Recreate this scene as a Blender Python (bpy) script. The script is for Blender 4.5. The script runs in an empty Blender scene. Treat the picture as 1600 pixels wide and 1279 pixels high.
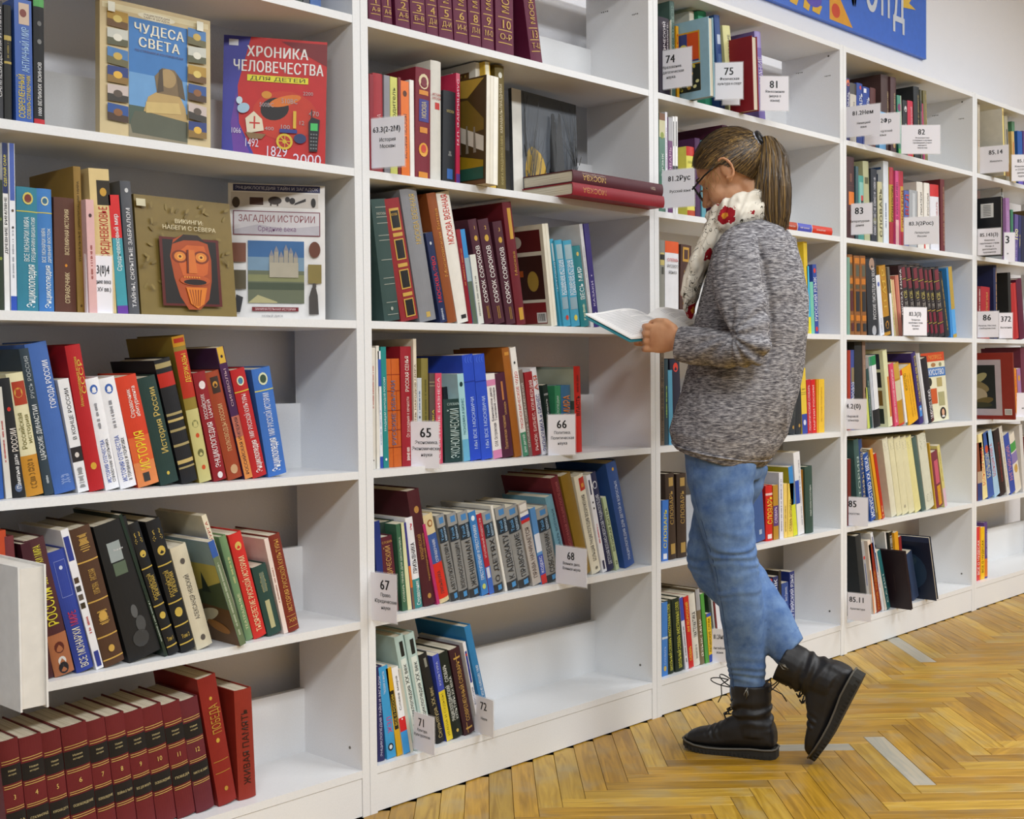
import bpy, bmesh, math, random
import numpy as np
from mathutils import Vector, Matrix, noise
random.seed(7)
SC = bpy.context.scene
COL = SC.collection
# ------------------------------------------------------------------ camera, world, lights, exposure
F = 1956.26; YAW = .76493134; PIT = -.0303870; ROLL = -.00968234
CP = np.array([0, -2.2439666, 1.03])
FW = np.array([math.cos(YAW)*math.cos(PIT), math.sin(YAW)*math.cos(PIT), math.sin(PIT)])
_r = np.array([math.sin(YAW), -math.cos(YAW), 0.]); _u = np.cross(_r, FW)
RT = math.cos(ROLL)*_r + math.sin(ROLL)*_u
UP = -math.sin(ROLL)*_r + math.cos(ROLL)*_u
cam = bpy.data.cameras.new('camera'); camo = bpy.data.objects.new('camera', cam); COL.objects.link(camo)
M = Matrix.Identity(4)
for i in range(3):
    M[i][0], M[i][1], M[i][2], M[i][3] = RT[i], UP[i], -FW[i], CP[i]
camo.matrix_world = M
cam.sensor_width = 36; cam.sensor_fit = 'HORIZONTAL'; cam.lens = F/1600*36; cam.clip_start = .02
SC.camera = camo
W = bpy.data.worlds.new('world'); SC.world = W; W.use_nodes = True
W.node_tree.nodes['Background'].inputs[0].default_value = (1, .985, .95, 1)
W.node_tree.nodes['Background'].inputs[1].default_value = .26
def area(name, loc, rot, sx, sy, power, col=(.95, .98, 1.01)):
    l = bpy.data.lights.new(name, 'AREA'); l.shape = 'RECTANGLE'; l.size = sx; l.size_y = sy; l.energy = power; l.color = col
    o = bpy.data.objects.new(name, l); COL.objects.link(o); o.location = loc; o.rotation_euler = rot; return o
for k_, (lx, ly, lp_) in enumerate(((-1.8, -3.3, 120), (.8, -3.3, 105), (3.4, -3.3, 105), (6.2, -3.3, 120), (9.0, -3.3, 120), (.6, -1.5, 16), (2.9, -1.5, 20), (5.4, -1.5, 26))):
    area('ceiling_light', (lx, ly, 3.17), (0, 0, 0), 1.3, .6, lp_)
SC.view_settings.view_transform = 'Standard'; SC.view_settings.look = 'None'
SC.view_settings.gamma = 1; SC.view_settings.use_curve_mapping = False
SC.view_settings.exposure = -.23
SC.cycles.max_bounces = 6; SC.cycles.diffuse_bounces = 4; SC.cycles.glossy_bounces = 2; SC.cycles.transparent_max_bounces = 8
SC.cycles.caustics_reflective = False; SC.cycles.caustics_refractive = False

def ray(x, y): return FW + RT*(x-800)/F - UP*(y-639.5)/F
def on_y(x, y, Y): d = ray(x, y); return CP + d*(Y-CP[1])/d[1]
def on_z(x, y, Z): d = ray(x, y); return CP + d*(Z-CP[2])/d[2]
def proj(P):
    v = np.asarray(P, float)-CP; w = v@FW; return 800+F*(v@RT)/w, 639.5-F*(v@UP)/w
def x_at(px, Y, Z):           # world x of the point on the line (y=Y, z=Z) seen at column px
    k = (px-800)/F; n = RT - k*FW; b = n@(np.array([0, Y, Z])-CP); return -b/n[0]

# ------------------------------------------------------------------ materials
def lin(h):
    h = h.lstrip('#')
    if len(h) == 3: h = ''.join(c*2 for c in h)
    v = [int(h[i:i+2], 16)/255 for i in (0, 2, 4)]
    return tuple(c/12.92 if c <= .04045 else ((c+.055)/1.055)**2.4 for c in v) + (1,)
MATS = {}
def base_mat(name, rough=.5, spec=.4):
    m = bpy.data.materials.new(name); m.use_nodes = True; nt = m.node_tree; b = nt.nodes['Principled BSDF']
    b.inputs['Roughness'].default_value = rough; b.inputs['Specular IOR Level'].default_value = spec
    return m, nt, b
def N(nt, t, **kw):
    n = nt.nodes.new(t)
    for k, v in kw.items(): setattr(n, k, v)
    return n
def mat(col, rough=.42, kind='paint'):
    key = (col, rough, kind)
    if key in MATS: return MATS[key]
    m, nt, b = base_mat(f'{kind}_{col.lstrip("#")}', rough)
    c = lin(col)
    tc = N(nt, 'ShaderNodeTexCoord'); ns = N(nt, 'ShaderNodeTexNoise'); mx = N(nt, 'ShaderNodeMix', data_type='RGBA')
    ns.inputs['Scale'].default_value = 38; ns.inputs['Detail'].default_value = 3
    nt.links.new(tc.outputs['Object'], ns.inputs['Vector']); nt.links.new(ns.outputs['Fac'], mx.inputs[0])
    k0, k1 = (.86, 1.06)
    mx.inputs[6].default_value = tuple(min(1, v*k0) for v in c[:3])+(1,); mx.inputs[7].default_value = tuple(min(1, v*k1+.002) for v in c[:3])+(1,)
    nt.links.new(mx.outputs[2], b.inputs['Base Color'])
    if kind in ('cloth', 'paper'):
        bp = N(nt, 'ShaderNodeBump'); n2 = N(nt, 'ShaderNodeTexNoise'); n2.inputs['Scale'].default_value = 900
        bp.inputs['Strength'].default_value = .25; bp.inputs['Distance'].default_value = .0004
        nt.links.new(tc.outputs['Object'], n2.inputs['Vector']); nt.links.new(n2.outputs['Fac'], bp.inputs['Height']); nt.links.new(bp.outputs[0], b.inputs['Normal'])
    MATS[key] = m; return m
def page_mat(axis='x'):
    key = 'page'+axis
    if key in MATS: return MATS[key]
    m, nt, b = base_mat('page_edges', .8, .1)
    tc = N(nt, 'ShaderNodeTexCoord'); mp = N(nt, 'ShaderNodeMapping'); w = N(nt, 'ShaderNodeTexNoise'); r = N(nt, 'ShaderNodeValToRGB')
    mp.inputs['Scale'].default_value = (1400, 6, 6)
    w.inputs['Scale'].default_value = 1; w.inputs['Detail'].default_value = 2
    r.color_ramp.elements[0].color = lin('#a89a7c'); r.color_ramp.elements[1].color = lin('#efe8d6'); r.color_ramp.elements[0].position = .3; r.color_ramp.elements[1].position = .62
    nt.links.new(tc.outputs['Object'], mp.inputs[0]); nt.links.new(mp.outputs[0], w.inputs['Vector']); nt.links.new(w.outputs['Fac'], r.inputs[0]); nt.links.new(r.outputs[0], b.inputs['Base Color'])
    MATS[key] = m; return m
def laminate():
    m, nt, b = base_mat('white_laminate', .38, .45)
    tc = N(nt, 'ShaderNodeTexCoord'); ns = N(nt, 'ShaderNodeTexNoise'); ns.inputs['Scale'].default_value = 260; ns.inputs['Detail'].default_value = 4
    r = N(nt, 'ShaderNodeValToRGB'); r.color_ramp.elements[0].color = lin('#e0e1e2'); r.color_ramp.elements[1].color = lin('#ecedee')
    bp = N(nt, 'ShaderNodeBump'); bp.inputs['Strength'].default_value = .12; bp.inputs['Distance'].default_value = .0004
    nt.links.new(tc.outputs['Object'], ns.inputs['Vector']); nt.links.new(ns.outputs['Fac'], r.inputs[0]); nt.links.new(r.outputs[0], b.inputs['Base Color'])
    nt.links.new(ns.outputs['Fac'], bp.inputs['Height']); nt.links.new(bp.outputs[0], b.inputs['Normal'])
    return m
LAM = laminate()
def wallpaper():
    m, nt, b = base_mat('textured_wallpaper', .85, .15)
    tc = N(nt, 'ShaderNodeTexCoord'); ns = N(nt, 'ShaderNodeTexNoise'); ns.inputs['Scale'].default_value = 170; ns.inputs['Detail'].default_value = 5
    b.inputs['Base Color'].default_value = lin('#f2f2f6')
    bp = N(nt, 'ShaderNodeBump'); bp.inputs['Strength'].default_value = .55; bp.inputs['Distance'].default_value = .002
    nt.links.new(tc.outputs['Object'], ns.inputs['Vector']); nt.links.new(ns.outputs['Fac'], bp.inputs['Height']); nt.links.new(bp.outputs[0], b.inputs['Normal'])
    return m
def oak(name, ca, cb, cc):
    m, nt, b = base_mat(name, .36, .4)
    tc = N(nt, 'ShaderNodeTexCoord'); oi = N(nt, 'ShaderNodeObjectInfo'); ad = N(nt, 'ShaderNodeVectorMath', operation='ADD')
    mul = N(nt, 'ShaderNodeVectorMath', operation='SCALE'); comb = N(nt, 'ShaderNodeCombineXYZ')
    nt.links.new(oi.outputs['Random'], comb.inputs[0]); nt.links.new(oi.outputs['Random'], comb.inputs[1]); nt.links.new(comb.outputs[0], mul.inputs[0]); mul.inputs['Scale'].default_value = 40
    nt.links.new(tc.outputs['Object'], ad.inputs[0]); nt.links.new(mul.outputs[0], ad.inputs[1])
    mp = N(nt, 'ShaderNodeMapping'); mp.inputs['Scale'].default_value = (3.5, 46, 1); nt.links.new(ad.outputs[0], mp.inputs[0])
    ns = N(nt, 'ShaderNodeTexNoise'); ns.inputs['Scale'].default_value = 1; ns.inputs['Detail'].default_value = 6; ns.inputs['Distortion'].default_value = 1.6; nt.links.new(mp.outputs[0], ns.inputs['Vector'])
    r = N(nt, 'ShaderNodeValToRGB'); e = r.color_ramp.elements; e[0].position = .32; e[0].color = lin(ca); e[1].position = .62; e[1].color = lin(cb)
    nt.links.new(ns.outputs['Fac'], r.inputs[0])
    n2 = N(nt, 'ShaderNodeTexNoise'); n2.inputs['Scale'].default_value = 9; n2.inputs['Detail'].default_value = 4; nt.links.new(ad.outputs[0], n2.inputs['Vector'])
    r2 = N(nt, 'ShaderNodeValToRGB'); r2.color_ramp.elements[0].position = .5; r2.color_ramp.elements[1].position = .72
    nt.links.new(n2.outputs['Fac'], r2.inputs[0])
    mx = N(nt, 'ShaderNodeMix', data_type='RGBA'); nt.links.new(r.outputs[0], mx.inputs[6]); mx.inputs[7].default_value = lin(cc)
    sc = N(nt, 'ShaderNodeMath', operation='MULTIPLY'); sc.inputs[1].default_value = .55; nt.links.new(r2.outputs[0], sc.inputs[0]); nt.links.new(sc.outputs[0], mx.inputs[0])
    hs = N(nt, 'ShaderNodeHueSaturation'); mr = N(nt, 'ShaderNodeMapRange'); mr.inputs[3].default_value = .82; mr.inputs[4].default_value = 1.12
    nt.links.new(oi.outputs['Random'], mr.inputs[0]); nt.links.new(mr.outputs[0], hs.inputs['Value']); nt.links.new(mx.outputs[2], hs.inputs['Color'])
    nt.links.new(hs.outputs[0], b.inputs['Base Color'])
    bp = N(nt, 'ShaderNodeBump'); bp.inputs['Strength'].default_value = .15; bp.inputs['Distance'].default_value = .001; nt.links.new(ns.outputs['Fac'], bp.inputs['Height']); nt.links.new(bp.outputs[0], b.inputs['Normal'])
    return m

# ------------------------------------------------------------------ mesh builder
class MB:
    def __init__(s): s.v = []; s.f = []; s.m = []; s.mats = []
    def mi(s, m):
        if m not in s.mats: s.mats.append(m)
        return s.mats.index(m)
    def add(s, vs, fs, m):
        k = len(s.v); i = s.mi(m); s.v += [tuple(map(float, p)) for p in vs]; s.f += [tuple(k+a for a in f) for f in fs]; s.m += [i]*len(fs)
    def box(s, a, b, m):
        x0, y0, z0 = a; x1, y1, z1 = b
        s.add([(x0,y0,z0),(x1,y0,z0),(x1,y1,z0),(x0,y1,z0),(x0,y0,z1),(x1,y0,z1),(x1,y1,z1),(x0,y1,z1)],
              [(0,3,2,1),(4,5,6,7),(0,1,5,4),(1,2,6,5),(2,3,7,6),(3,0,4,7)], m)
    def tube(s, pts, r, m, seg=6, cap=True):
        pts = [np.array(p, float) for p in pts]; rings = []
        for i, p in enumerate(pts):
            t = pts[min(i+1, len(pts)-1)]-pts[max(i-1, 0)]; t = t/(np.linalg.norm(t)+1e-9)
            a = np.cross(t, [0, 0, 1.]); 
            if np.linalg.norm(a) < .05: a = np.cross(t, [1., 0, 0])
            a /= np.linalg.norm(a); b = np.cross(t, a); rr = r[i] if hasattr(r, '__len__') else r
            rings.append([p+rr*(math.cos(k*2*math.pi/seg)*a+math.sin(k*2*math.pi/seg)*b) for k in range(seg)])
        vs = [q for g in rings for q in g]; fs = []
        for i in range(len(rings)-1):
            for k in range(seg): fs.append((i*seg+k, i*seg+(k+1)%seg, (i+1)*seg+(k+1)%seg, (i+1)*seg+k))
        if cap: fs.append(tuple(range(seg-1, -1, -1))); fs.append(tuple((len(rings)-1)*seg+k for k in range(seg)))
        s.add(vs, fs, m)
    def obj(s, name, parent=None, smooth=False):
        me = bpy.data.meshes.new(name); me.from_pydata(s.v, [], s.f)
        for m in s.mats: me.materials.append(m)
        me.polygons.foreach_set('material_index', s.m)
        if smooth: me.polygons.foreach_set('use_smooth', [True]*len(me.polygons))
        me.update(); o = bpy.data.objects.new(name, me); COL.objects.link(o)
        if parent: o.parent = parent
        return o
def empty(name, loc=(0, 0, 0), rz=0):
    o = bpy.data.objects.new(name, None); o.location = loc; o.rotation_euler = (0, 0, rz); o.empty_display_size = .05; COL.objects.link(o); return o
def tag(o, label, cat, group=None):
    o['label'] = label; o['category'] = cat
    if group: o['group'] = group
    return o
def boxobj(name, a, b, m, parent=None):
    q = MB(); q.box(a, b, m); return q.obj(name, parent)

# ------------------------------------------------------------------ lettering (built-in font, cached letter by letter)
GL = {}
def glyph(ch, bold):
    k = (ch, bold)
    if k in GL: return GL[k]
    c = bpy.data.curves.new('f', 'FONT'); c.body = ch+'I'; c.resolution_u = 2; c.offset = 0
    c2 = bpy.data.curves.new('f', 'FONT'); c2.body = 'I'; c2.resolution_u = 1
    o = bpy.data.objects.new('f', c); COL.objects.link(o); dg = bpy.context.evaluated_depsgraph_get()
    def ext(body):
        c.body = body; o.data.update_tag(); dg.update(); me = bpy.data.meshes.new_from_object(o.evaluated_get(dg))
        v = np.array([q.co[:2] for q in me.vertices]).reshape(-1, 2); f = [tuple(p.vertices) for p in me.polygons]; bpy.data.meshes.remove(me); return v, f
    v, f = ext(ch); v2, _ = ext(ch+'I'); vi, _ = ext('I')
    adv = v2[:, 0].max()-vi[:, 0].max() if ch != ' ' else .28
    bpy.data.objects.remove(o); bpy.data.curves.remove(c); bpy.data.curves.remove(c2)
    GL[k] = (v, f, adv); return GL[k]
def layout(s, bold=True):
    x = 0; V = []; Fc = []
    for ch in s:
        if ch == ' ': x += .28; continue
        v, f, a = glyph(ch, False)
        for dx, dz in (((-.028, 0), (0, .00004), (.028, .00008)) if bold == 'x' else ((-.009, 0), (.009, .00004)) if bold else ((0, 0),)):      # heavier strokes: the letter struck again beside itself
            k = len(V); V += [(p[0]+x+dx+.02, p[1], dz) for p in v]; Fc += [tuple(k+i for i in q) for q in f]
        x += a+(.045 if bold == 'x' else 0)
    return np.array(V).reshape(-1, 3), Fc, max(x, .01)
CAP = .72
def put_text(mb, s, m, P, U, V, length, height, bold=True, fit=True, align='c'):
    """lettering with cap height `height`, centred at P, running along U with letter tops towards V"""
    vs, fs, w = layout(s, bold)
    if not len(vs): return
    k = height/CAP; kx = length/w if fit else min(k, length/w)
    X = (vs[:, 0]-w/2)*kx; Y = (vs[:, 1]-CAP/2)*k
    P, U, V = map(lambda a: np.array(a, float), (P, U, V))
    q = P + np.outer(X, U) + np.outer(Y, V)
    mb.add(q, fs, m)

# ------------------------------------------------------------------ room
def struct(o): o['kind'] = 'structure'; return o
WALLY = .30
struct(boxobj('wall_back', (-3, WALLY, 0), (14, WALLY+.12, 3.2), wallpaper()))
cm, cnt, cb_ = base_mat('ceiling_paint', .9, .1); cb_.inputs['Base Color'].default_value = lin('#efeeea')
struct(boxobj('ceiling', (-3, -4.2, 3.2), (14, WALLY+.12, 3.3), cm))
# ------------------------------------------------------------------ herringbone floor
fm, fnt, fb = base_mat('floor_joint_filler', .9, .1); fb.inputs['Base Color'].default_value = lin('#3a2a14')
FLOOR = struct(boxobj('floor', (-3, -4.2, -.06), (14, WALLY, -.011), fm))
OAKS = [oak('oak_amber', '#8e6814', '#b68a28', '#9c8a68'), oak('oak_gold', '#9c761c', '#c09a3a', '#a6966e'), oak('oak_honey', '#876014', '#ac8022', '#92805c')]
OAKG = oak('oak_worn_grey', '#8f8f86', '#a89f8c', '#b4aca0')
PW, NP = .0582, 7
def plank_mesh(m):
    q = MB(); g = .0005; a, b = NP*PW/2-g, PW/2-g; c = .0008
    vs = [(-a,-b,-.011),(a,-b,-.011),(a,b,-.011),(-a,b,-.011),(-a,-b,-c),(a,-b,-c),(a,b,-c),(-a,b,-c),(-a+c,-b+c,0),(a-c,-b+c,0),(a-c,b-c,0),(-a+c,b-c,0)]
    q.add(vs, [(0,1,5,4),(1,2,6,5),(2,3,7,6),(3,0,4,7),(4,5,9,8),(5,6,10,9),(6,7,11,10),(7,4,8,11),(8,9,10,11)], m)
    return q
PMS = []
for m in OAKS+[OAKG]:
    o = plank_mesh(m).obj('plank'); PMS.append(o.data); bpy.data.objects.remove(o)
c45 = math.sqrt(.5)
def uv2w(u, v): return (FX0+(u+v)*PW*c45, FY0+(v-u)*PW*c45)
FY0 = -.297; FX0 = 3.259-0*.0823
cand = []
for iy in range(-150, 150):
    for ix in range(-150, 150):
        mm = (ix-iy) % (2*NP)
        if mm == 0: cu, cv, ang = ix+NP/2, iy+.5, -45
        elif mm == NP: cu, cv, ang = ix+.5, iy+1-NP/2, 45
        else: continue
        x, y = uv2w(cu, cv)
        if y > .02 or y < -2.6 or x < .6 or x > 9.5: continue
        px, py = proj((x, y, 0)); d = (np.array([x, y, 0])-CP)@FW
        if d < .5: continue
        cand.append((d if (-60 < px < 1660 and py < 1340) else d+100, x, y, ang))
cand.sort(); rest = MB()
for i, (d, x, y, ang) in enumerate(cand):
    rn = random.random(); k = 3 if (rn > .985 or (abs(x-3.06) < .03 and abs(y+.72) < .03)) else random.choice((0, 0, 1, 1, 2))
    if i < 298 and d < 90:
        o = bpy.data.objects.new('plank', PMS[k]); COL.objects.link(o); o.parent = FLOOR
        o.location = (x, y, random.uniform(-.0003, .0002)); o.rotation_euler = (random.uniform(-.002, .002), 0, math.radians(ang))
    else:
        q = plank_mesh((OAKS+[OAKG])[k]); c, s = math.cos(math.radians(ang)), math.sin(math.radians(ang))
        rest.add([(x+c*a-s*b, y+s*a+c*b, z) for a, b, z in q.v], q.f, q.mats[0])
o = rest.obj('planks', FLOOR); o['kind'] = 'stuff'

# ------------------------------------------------------------------ bookcases
UX = [.7495, 1.84866, 2.94673, 4.05109, 5.14987, 6.2500]
TH = .0179; Z0 = .10998; SPC = .34670; ZTOP = 2.1723; DEP = .236; TU = .0215
ZS = [Z0+SPC*i for i in range(6)]+[ZTOP]
UNAME = ['nearest bookcase', 'second bookcase', 'bookcase behind the reader', 'fourth bookcase', 'farthest bookcase']
UDESC = ['white six-shelf bookcase nearest the camera, with faced-out encyclopedias', 'white six-shelf bookcase between the nearest one and the reader', 'white six-shelf bookcase directly behind the reading woman',
         'white six-shelf bookcase below the right end of the blue banner', 'white six-shelf bookcase farthest along the wall']
metal, _, mb_ = base_mat('screw_metal', .35, .5); mb_.inputs['Metallic'].default_value = .9; mb_.inputs['Base Color'].default_value = lin('#77736a')
for k in range(5):
    a, b = UX[k]+.0007, UX[k+1]-.0007
    u = empty('bookcase', ((a+b)/2, DEP/2, 0)); tag(u, UDESC[k], 'bookcase', 'white library bookcases along the wall')
    ox, oy = (a+b)/2, DEP/2
    def bx(nm, p, q): return boxobj(nm, (p[0]-ox, p[1]-oy, p[2]), (q[0]-ox, q[1]-oy, q[2]), LAM, u)
    bx('side_panel', (a, 0, 0), (a+TU, DEP, ZTOP+.002)); bx('side_panel', (b-TU, 0, 0), (b, DEP, ZTOP+.002))
    for i in range(7):
        bx('top_panel' if i == 6 else 'shelf_board', (a+TU, .0006, ZS[i]-TH), (b-TU, DEP, ZS[i]))
    for i in range(6): bx('back_rail', (a+TU, DEP-.018, ZS[i]), (b-TU, DEP-.002, ZS[i]+.155))
    bx('plinth_board', (a+TU+.0006, .0022, .003), (b-TU-.0006, .018, Z0-TH-.0012))
    for i in (0, 5):
        q = MB(); zz = ZS[i]+(.045 if i == 0 else SPC-.05)
        q.tube([(b-TU-.0012-ox, .045-oy, zz), (b-TU+.001-ox, .045-oy, zz)], .0035, metal, 8); q.obj('screw', u)
for k in (1, 2, 3):
    for yy, z_, L_ in ((.165, ZS[5]+.255, .03), (.05, ZS[5]+.225, .025)):
        xs = UX[k+1]-.0007-TU; q = MB()
        for j in range(4): q.box((xs-.0003, yy-L_/2+j*L_/4, z_+.001*(j % 2)), (xs-.0001, yy-L_/2+(j+.6)*L_/4, z_+.004), mat('#6a6862', .8))
        o = q.obj('scuff_mark'); o['kind'] = 'stuff'; u_ = [c for c in COL.objects if c.name.startswith('bookcase') and abs(c.location.x-(UX[k]+UX[k+1])/2) < .01][0]; o.parent = u_; o.matrix_parent_inverse = Matrix.Translation(-u_.location)
# ------------------------------------------------------------------ printed faces
class Face:
    """flat (or spine-curved) surface that prints are laid on, a fraction of a millimetre proud, in 0..1 coordinates"""
    def __init__(s, O, U, V, mb, nrm, curve=None):
        s.O, s.U, s.V, s.n = [np.array(a, float) for a in (O, U, V, nrm)]; s.lu = np.linalg.norm(s.U); s.lv = np.linalg.norm(s.V); s.mb = mb; s.k = 1; s.curve = curve
    def pt(s, u, v):
        p = s.O+s.U*u+s.V*v+s.n*(.00025+.00012*s.k)
        if s.curve: p = p + np.array([0, s.curve(u), 0])
        return p
    def poly(s, pts, c):
        s.mb.add([s.pt(*p) for p in pts], [tuple(range(len(pts)))], mat(c)); s.k += 1
    def rect(s, c, u0=0, v0=0, u1=1, v1=1):
        n = 8 if s.curve else 1; vs = []; fs = []
        for i in range(n+1):
            t = u0+(u1-u0)*i/n; vs += [s.pt(t, v0), s.pt(t, v1)]
        for i in range(n): fs.append((2*i, 2*i+2, 2*i+3, 2*i+1))
        s.mb.add(vs, fs, mat(c)); s.k += 1
    def ell(s, c, u, v, ru, rv, n=18, rot=0):
        cr, sr = math.cos(rot), math.sin(rot)
        s.poly([(u+(ru*s.lu*math.cos(t)*cr-rv*s.lv*math.sin(t)*sr)/s.lu, v+(ru*s.lu*math.cos(t)*sr+rv*s.lv*math.sin(t)*cr)/s.lv) for t in [2*math.pi*i/n for i in range(n)]], c)
    def text(s, t, c, u, v, length, size, along='u', bold=True, fit=True):
        """length, size in fractions; along 'v' reads bottom to top, 'd' top to bottom"""
        vs, fs, w = layout(t, bold)
        if not len(vs): return
        if along == 'u': L, H = length*s.lu, size*s.lv
        else: L, H = length*s.lv, size*s.lu
        k = H/CAP; kx = L/w if fit else min(k*.88, L/w)
        X = (vs[:, 0]-w/2)*kx; Y = (vs[:, 1]-CAP/2)*k
        cv = s.curve(0)*min(1, (size if along != 'u' else length))**2 if s.curve and s.curve(.5) == 0 else 0
        O_ = s.O; s.O = s.O+s.n*cv
        Zl = vs[:, 2]; nn = np.array([0, -1., 0]) if s.n[1] == 1 else s.n
        if along == 'u': q = [s.pt(u+a/s.lu, v+b/s.lv)+nn*z for a, b, z in zip(X, Y, Zl)]
        elif along == 'v': q = [s.pt(u-b/s.lu, v+a/s.lv)+nn*z for a, b, z in zip(X, Y, Zl)]
        else: q = [s.pt(u+b/s.lu, v-a/s.lv)+nn*z for a, b, z in zip(X, Y, Zl)]
        s.O = O_; s.mb.add(q, fs, mat(c)); s.k += 1
    def marks(s, c, v0, v1, u=.5, size=.3):
        z = v0; rr = random.Random(int(v0*991+u*97+len(s.mb.v)))
        step = max(.0022/s.lv, .006)
        while z < v1:
            L = min(v1-z, rr.uniform(.8, 1.3)*step)
            if rr.random() > .18:
                h = size*rr.uniform(.6, 1)
                s.mb.add([s.pt(u-h/2, z), s.pt(u+h/2, z), s.pt(u+h/2, z+L*.7), s.pt(u-h/2, z+L*.7)], [(0, 1, 2, 3)], mat(c))
            z += L
        s.k += 1

NAMED = {'black': '#191a1c', 'charcoal': '#3c3e42', 'grey': '#8c8c8a', 'silver grey': '#b8bab8', 'white': '#eeeeee', 'cream': '#dcd6b8', 'pale yellow': '#e6e0a0', 'yellow': '#e6c020', 'orange': '#e07020', 'tan': '#b08c50',
 'brown': '#5a3a2a', 'rust brown': '#9c4a20', 'maroon': '#5a1826', 'dark red': '#8c1c24', 'red': '#d02820', 'pink': '#d85080', 'magenta': '#b02a68', 'purple': '#5a3a86', 'lilac': '#a080b4', 'navy': '#22295a', 'blue': '#3060b8',
 'sky blue': '#4a9ad8', 'pale blue': '#a8cce0', 'teal': '#2c8080', 'dark green': '#24423a', 'green': '#4a8a58', 'mint green': '#7ac8b0', 'olive': '#7c6c28', 'sage green': '#8fa288'}
def cname(h):
    a = np.array(lin(h)[:3])**.45
    return min(NAMED, key=lambda k: ((np.array(lin(NAMED[k])[:3])**.45-a)**2).sum())
ORD = ['first', 'second', 'third', 'fourth', 'fifth', 'sixth', 'seventh', 'eighth', 'ninth', 'tenth', 'eleventh', 'twelfth', 'thirteenth', 'fourteenth', 'fifteenth', 'sixteenth', 'seventeenth', 'eighteenth', 'nineteenth', 'twentieth',
       'twenty-first', 'twenty-second', 'twenty-third', 'twenty-fourth', 'twenty-fifth', 'twenty-sixth', 'twenty-seventh', 'twenty-eighth', 'twenty-ninth', 'thirtieth']
ROWN = ['bottom shelf', 'second shelf up', 'third shelf up', 'fourth shelf up', 'fifth shelf up', 'top shelf']
BOOKS = []
def cover_mesh(w, h, D, hard, fore, col):
    q = MB(); m = mat(col, .55 if hard else .3, 'cloth' if hard else 'paint')
    t = min(.0025 if hard else .0007, w*.2); b = min(.0035, w*.12) if hard else 0
    n = 8; out = [(0, D)]+[(w*i/n, b*(2*i/n-1)**2) for i in range(n+1)]+[(w, D)]
    inn = [(t, D)]+[(min(max(w*i/n, t), w-t), b*(2*i/n-1)**2+t) for i in range(n+1)]+[(w-t, D)]
    if fore: out = [(x, D-y) for x, y in out]; inn = [(x, D-y) for x, y in inn]
    K = len(out); vs = [(x, y, 0) for x, y in out]+[(x, y, 0) for x, y in inn]+[(x, y, h) for x, y in out]+[(x, y, h) for x, y in inn]
    fs = []
    for i in range(K-1):
        fs += [(i, i+1, 2*K+i+1, 2*K+i), (K+i+1, K+i, 3*K+i, 3*K+i+1), (2*K+i, 2*K+i+1, 3*K+i+1, 3*K+i), (i+1, i, K+i, K+i+1)]
    fs += [(0, 2*K, 3*K, K), (K-1, 2*K-1, 4*K-1, 3*K-1)]
    if fore: fs = [tuple(reversed(f)) for f in fs]
    q.add(vs, fs, m); return q, t, b
def add_ops(face, ops, left=False):
    for op in ops:
        op = op.strip()
        if not op: continue
        k, a = op[0], op[1:].split('~')
        f = lambda i, d: float(a[i]) if len(a) > i else d
        c = '#'+a[0] if k in 'BEM' else '#'+a[1] if k in 'THD' else ''
        if k == 'T': face.text(a[0], c, f(4, .5), (f(2, .1)+f(3, .9))/2, f(3, .9)-f(2, .1), f(5, .5), 'v')
        elif k == 'D': face.text(a[0], c, f(4, .5), (f(2, .1)+f(3, .9))/2, f(3, .9)-f(2, .1), f(5, .5), 'd')
        elif k == 'H': face.text(a[0], c, .5, f(2, .5), f(3, .7), f(4, .04), 'u')
        elif k == 'B': face.rect(c, f(3, .0), f(1, 0), f(4, 1), f(2, 1))
        elif k == 'E': s_ = f(2, .6); face.ell(c, f(3, .5), f(1, .5), s_/2, s_/2*face.lu/face.lv*f(4, 1.15), 12)
        elif k == 'M': face.marks(c, f(1, .1), f(2, .9), f(3, .5), f(4, .3))
FLAGC = {}
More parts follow.
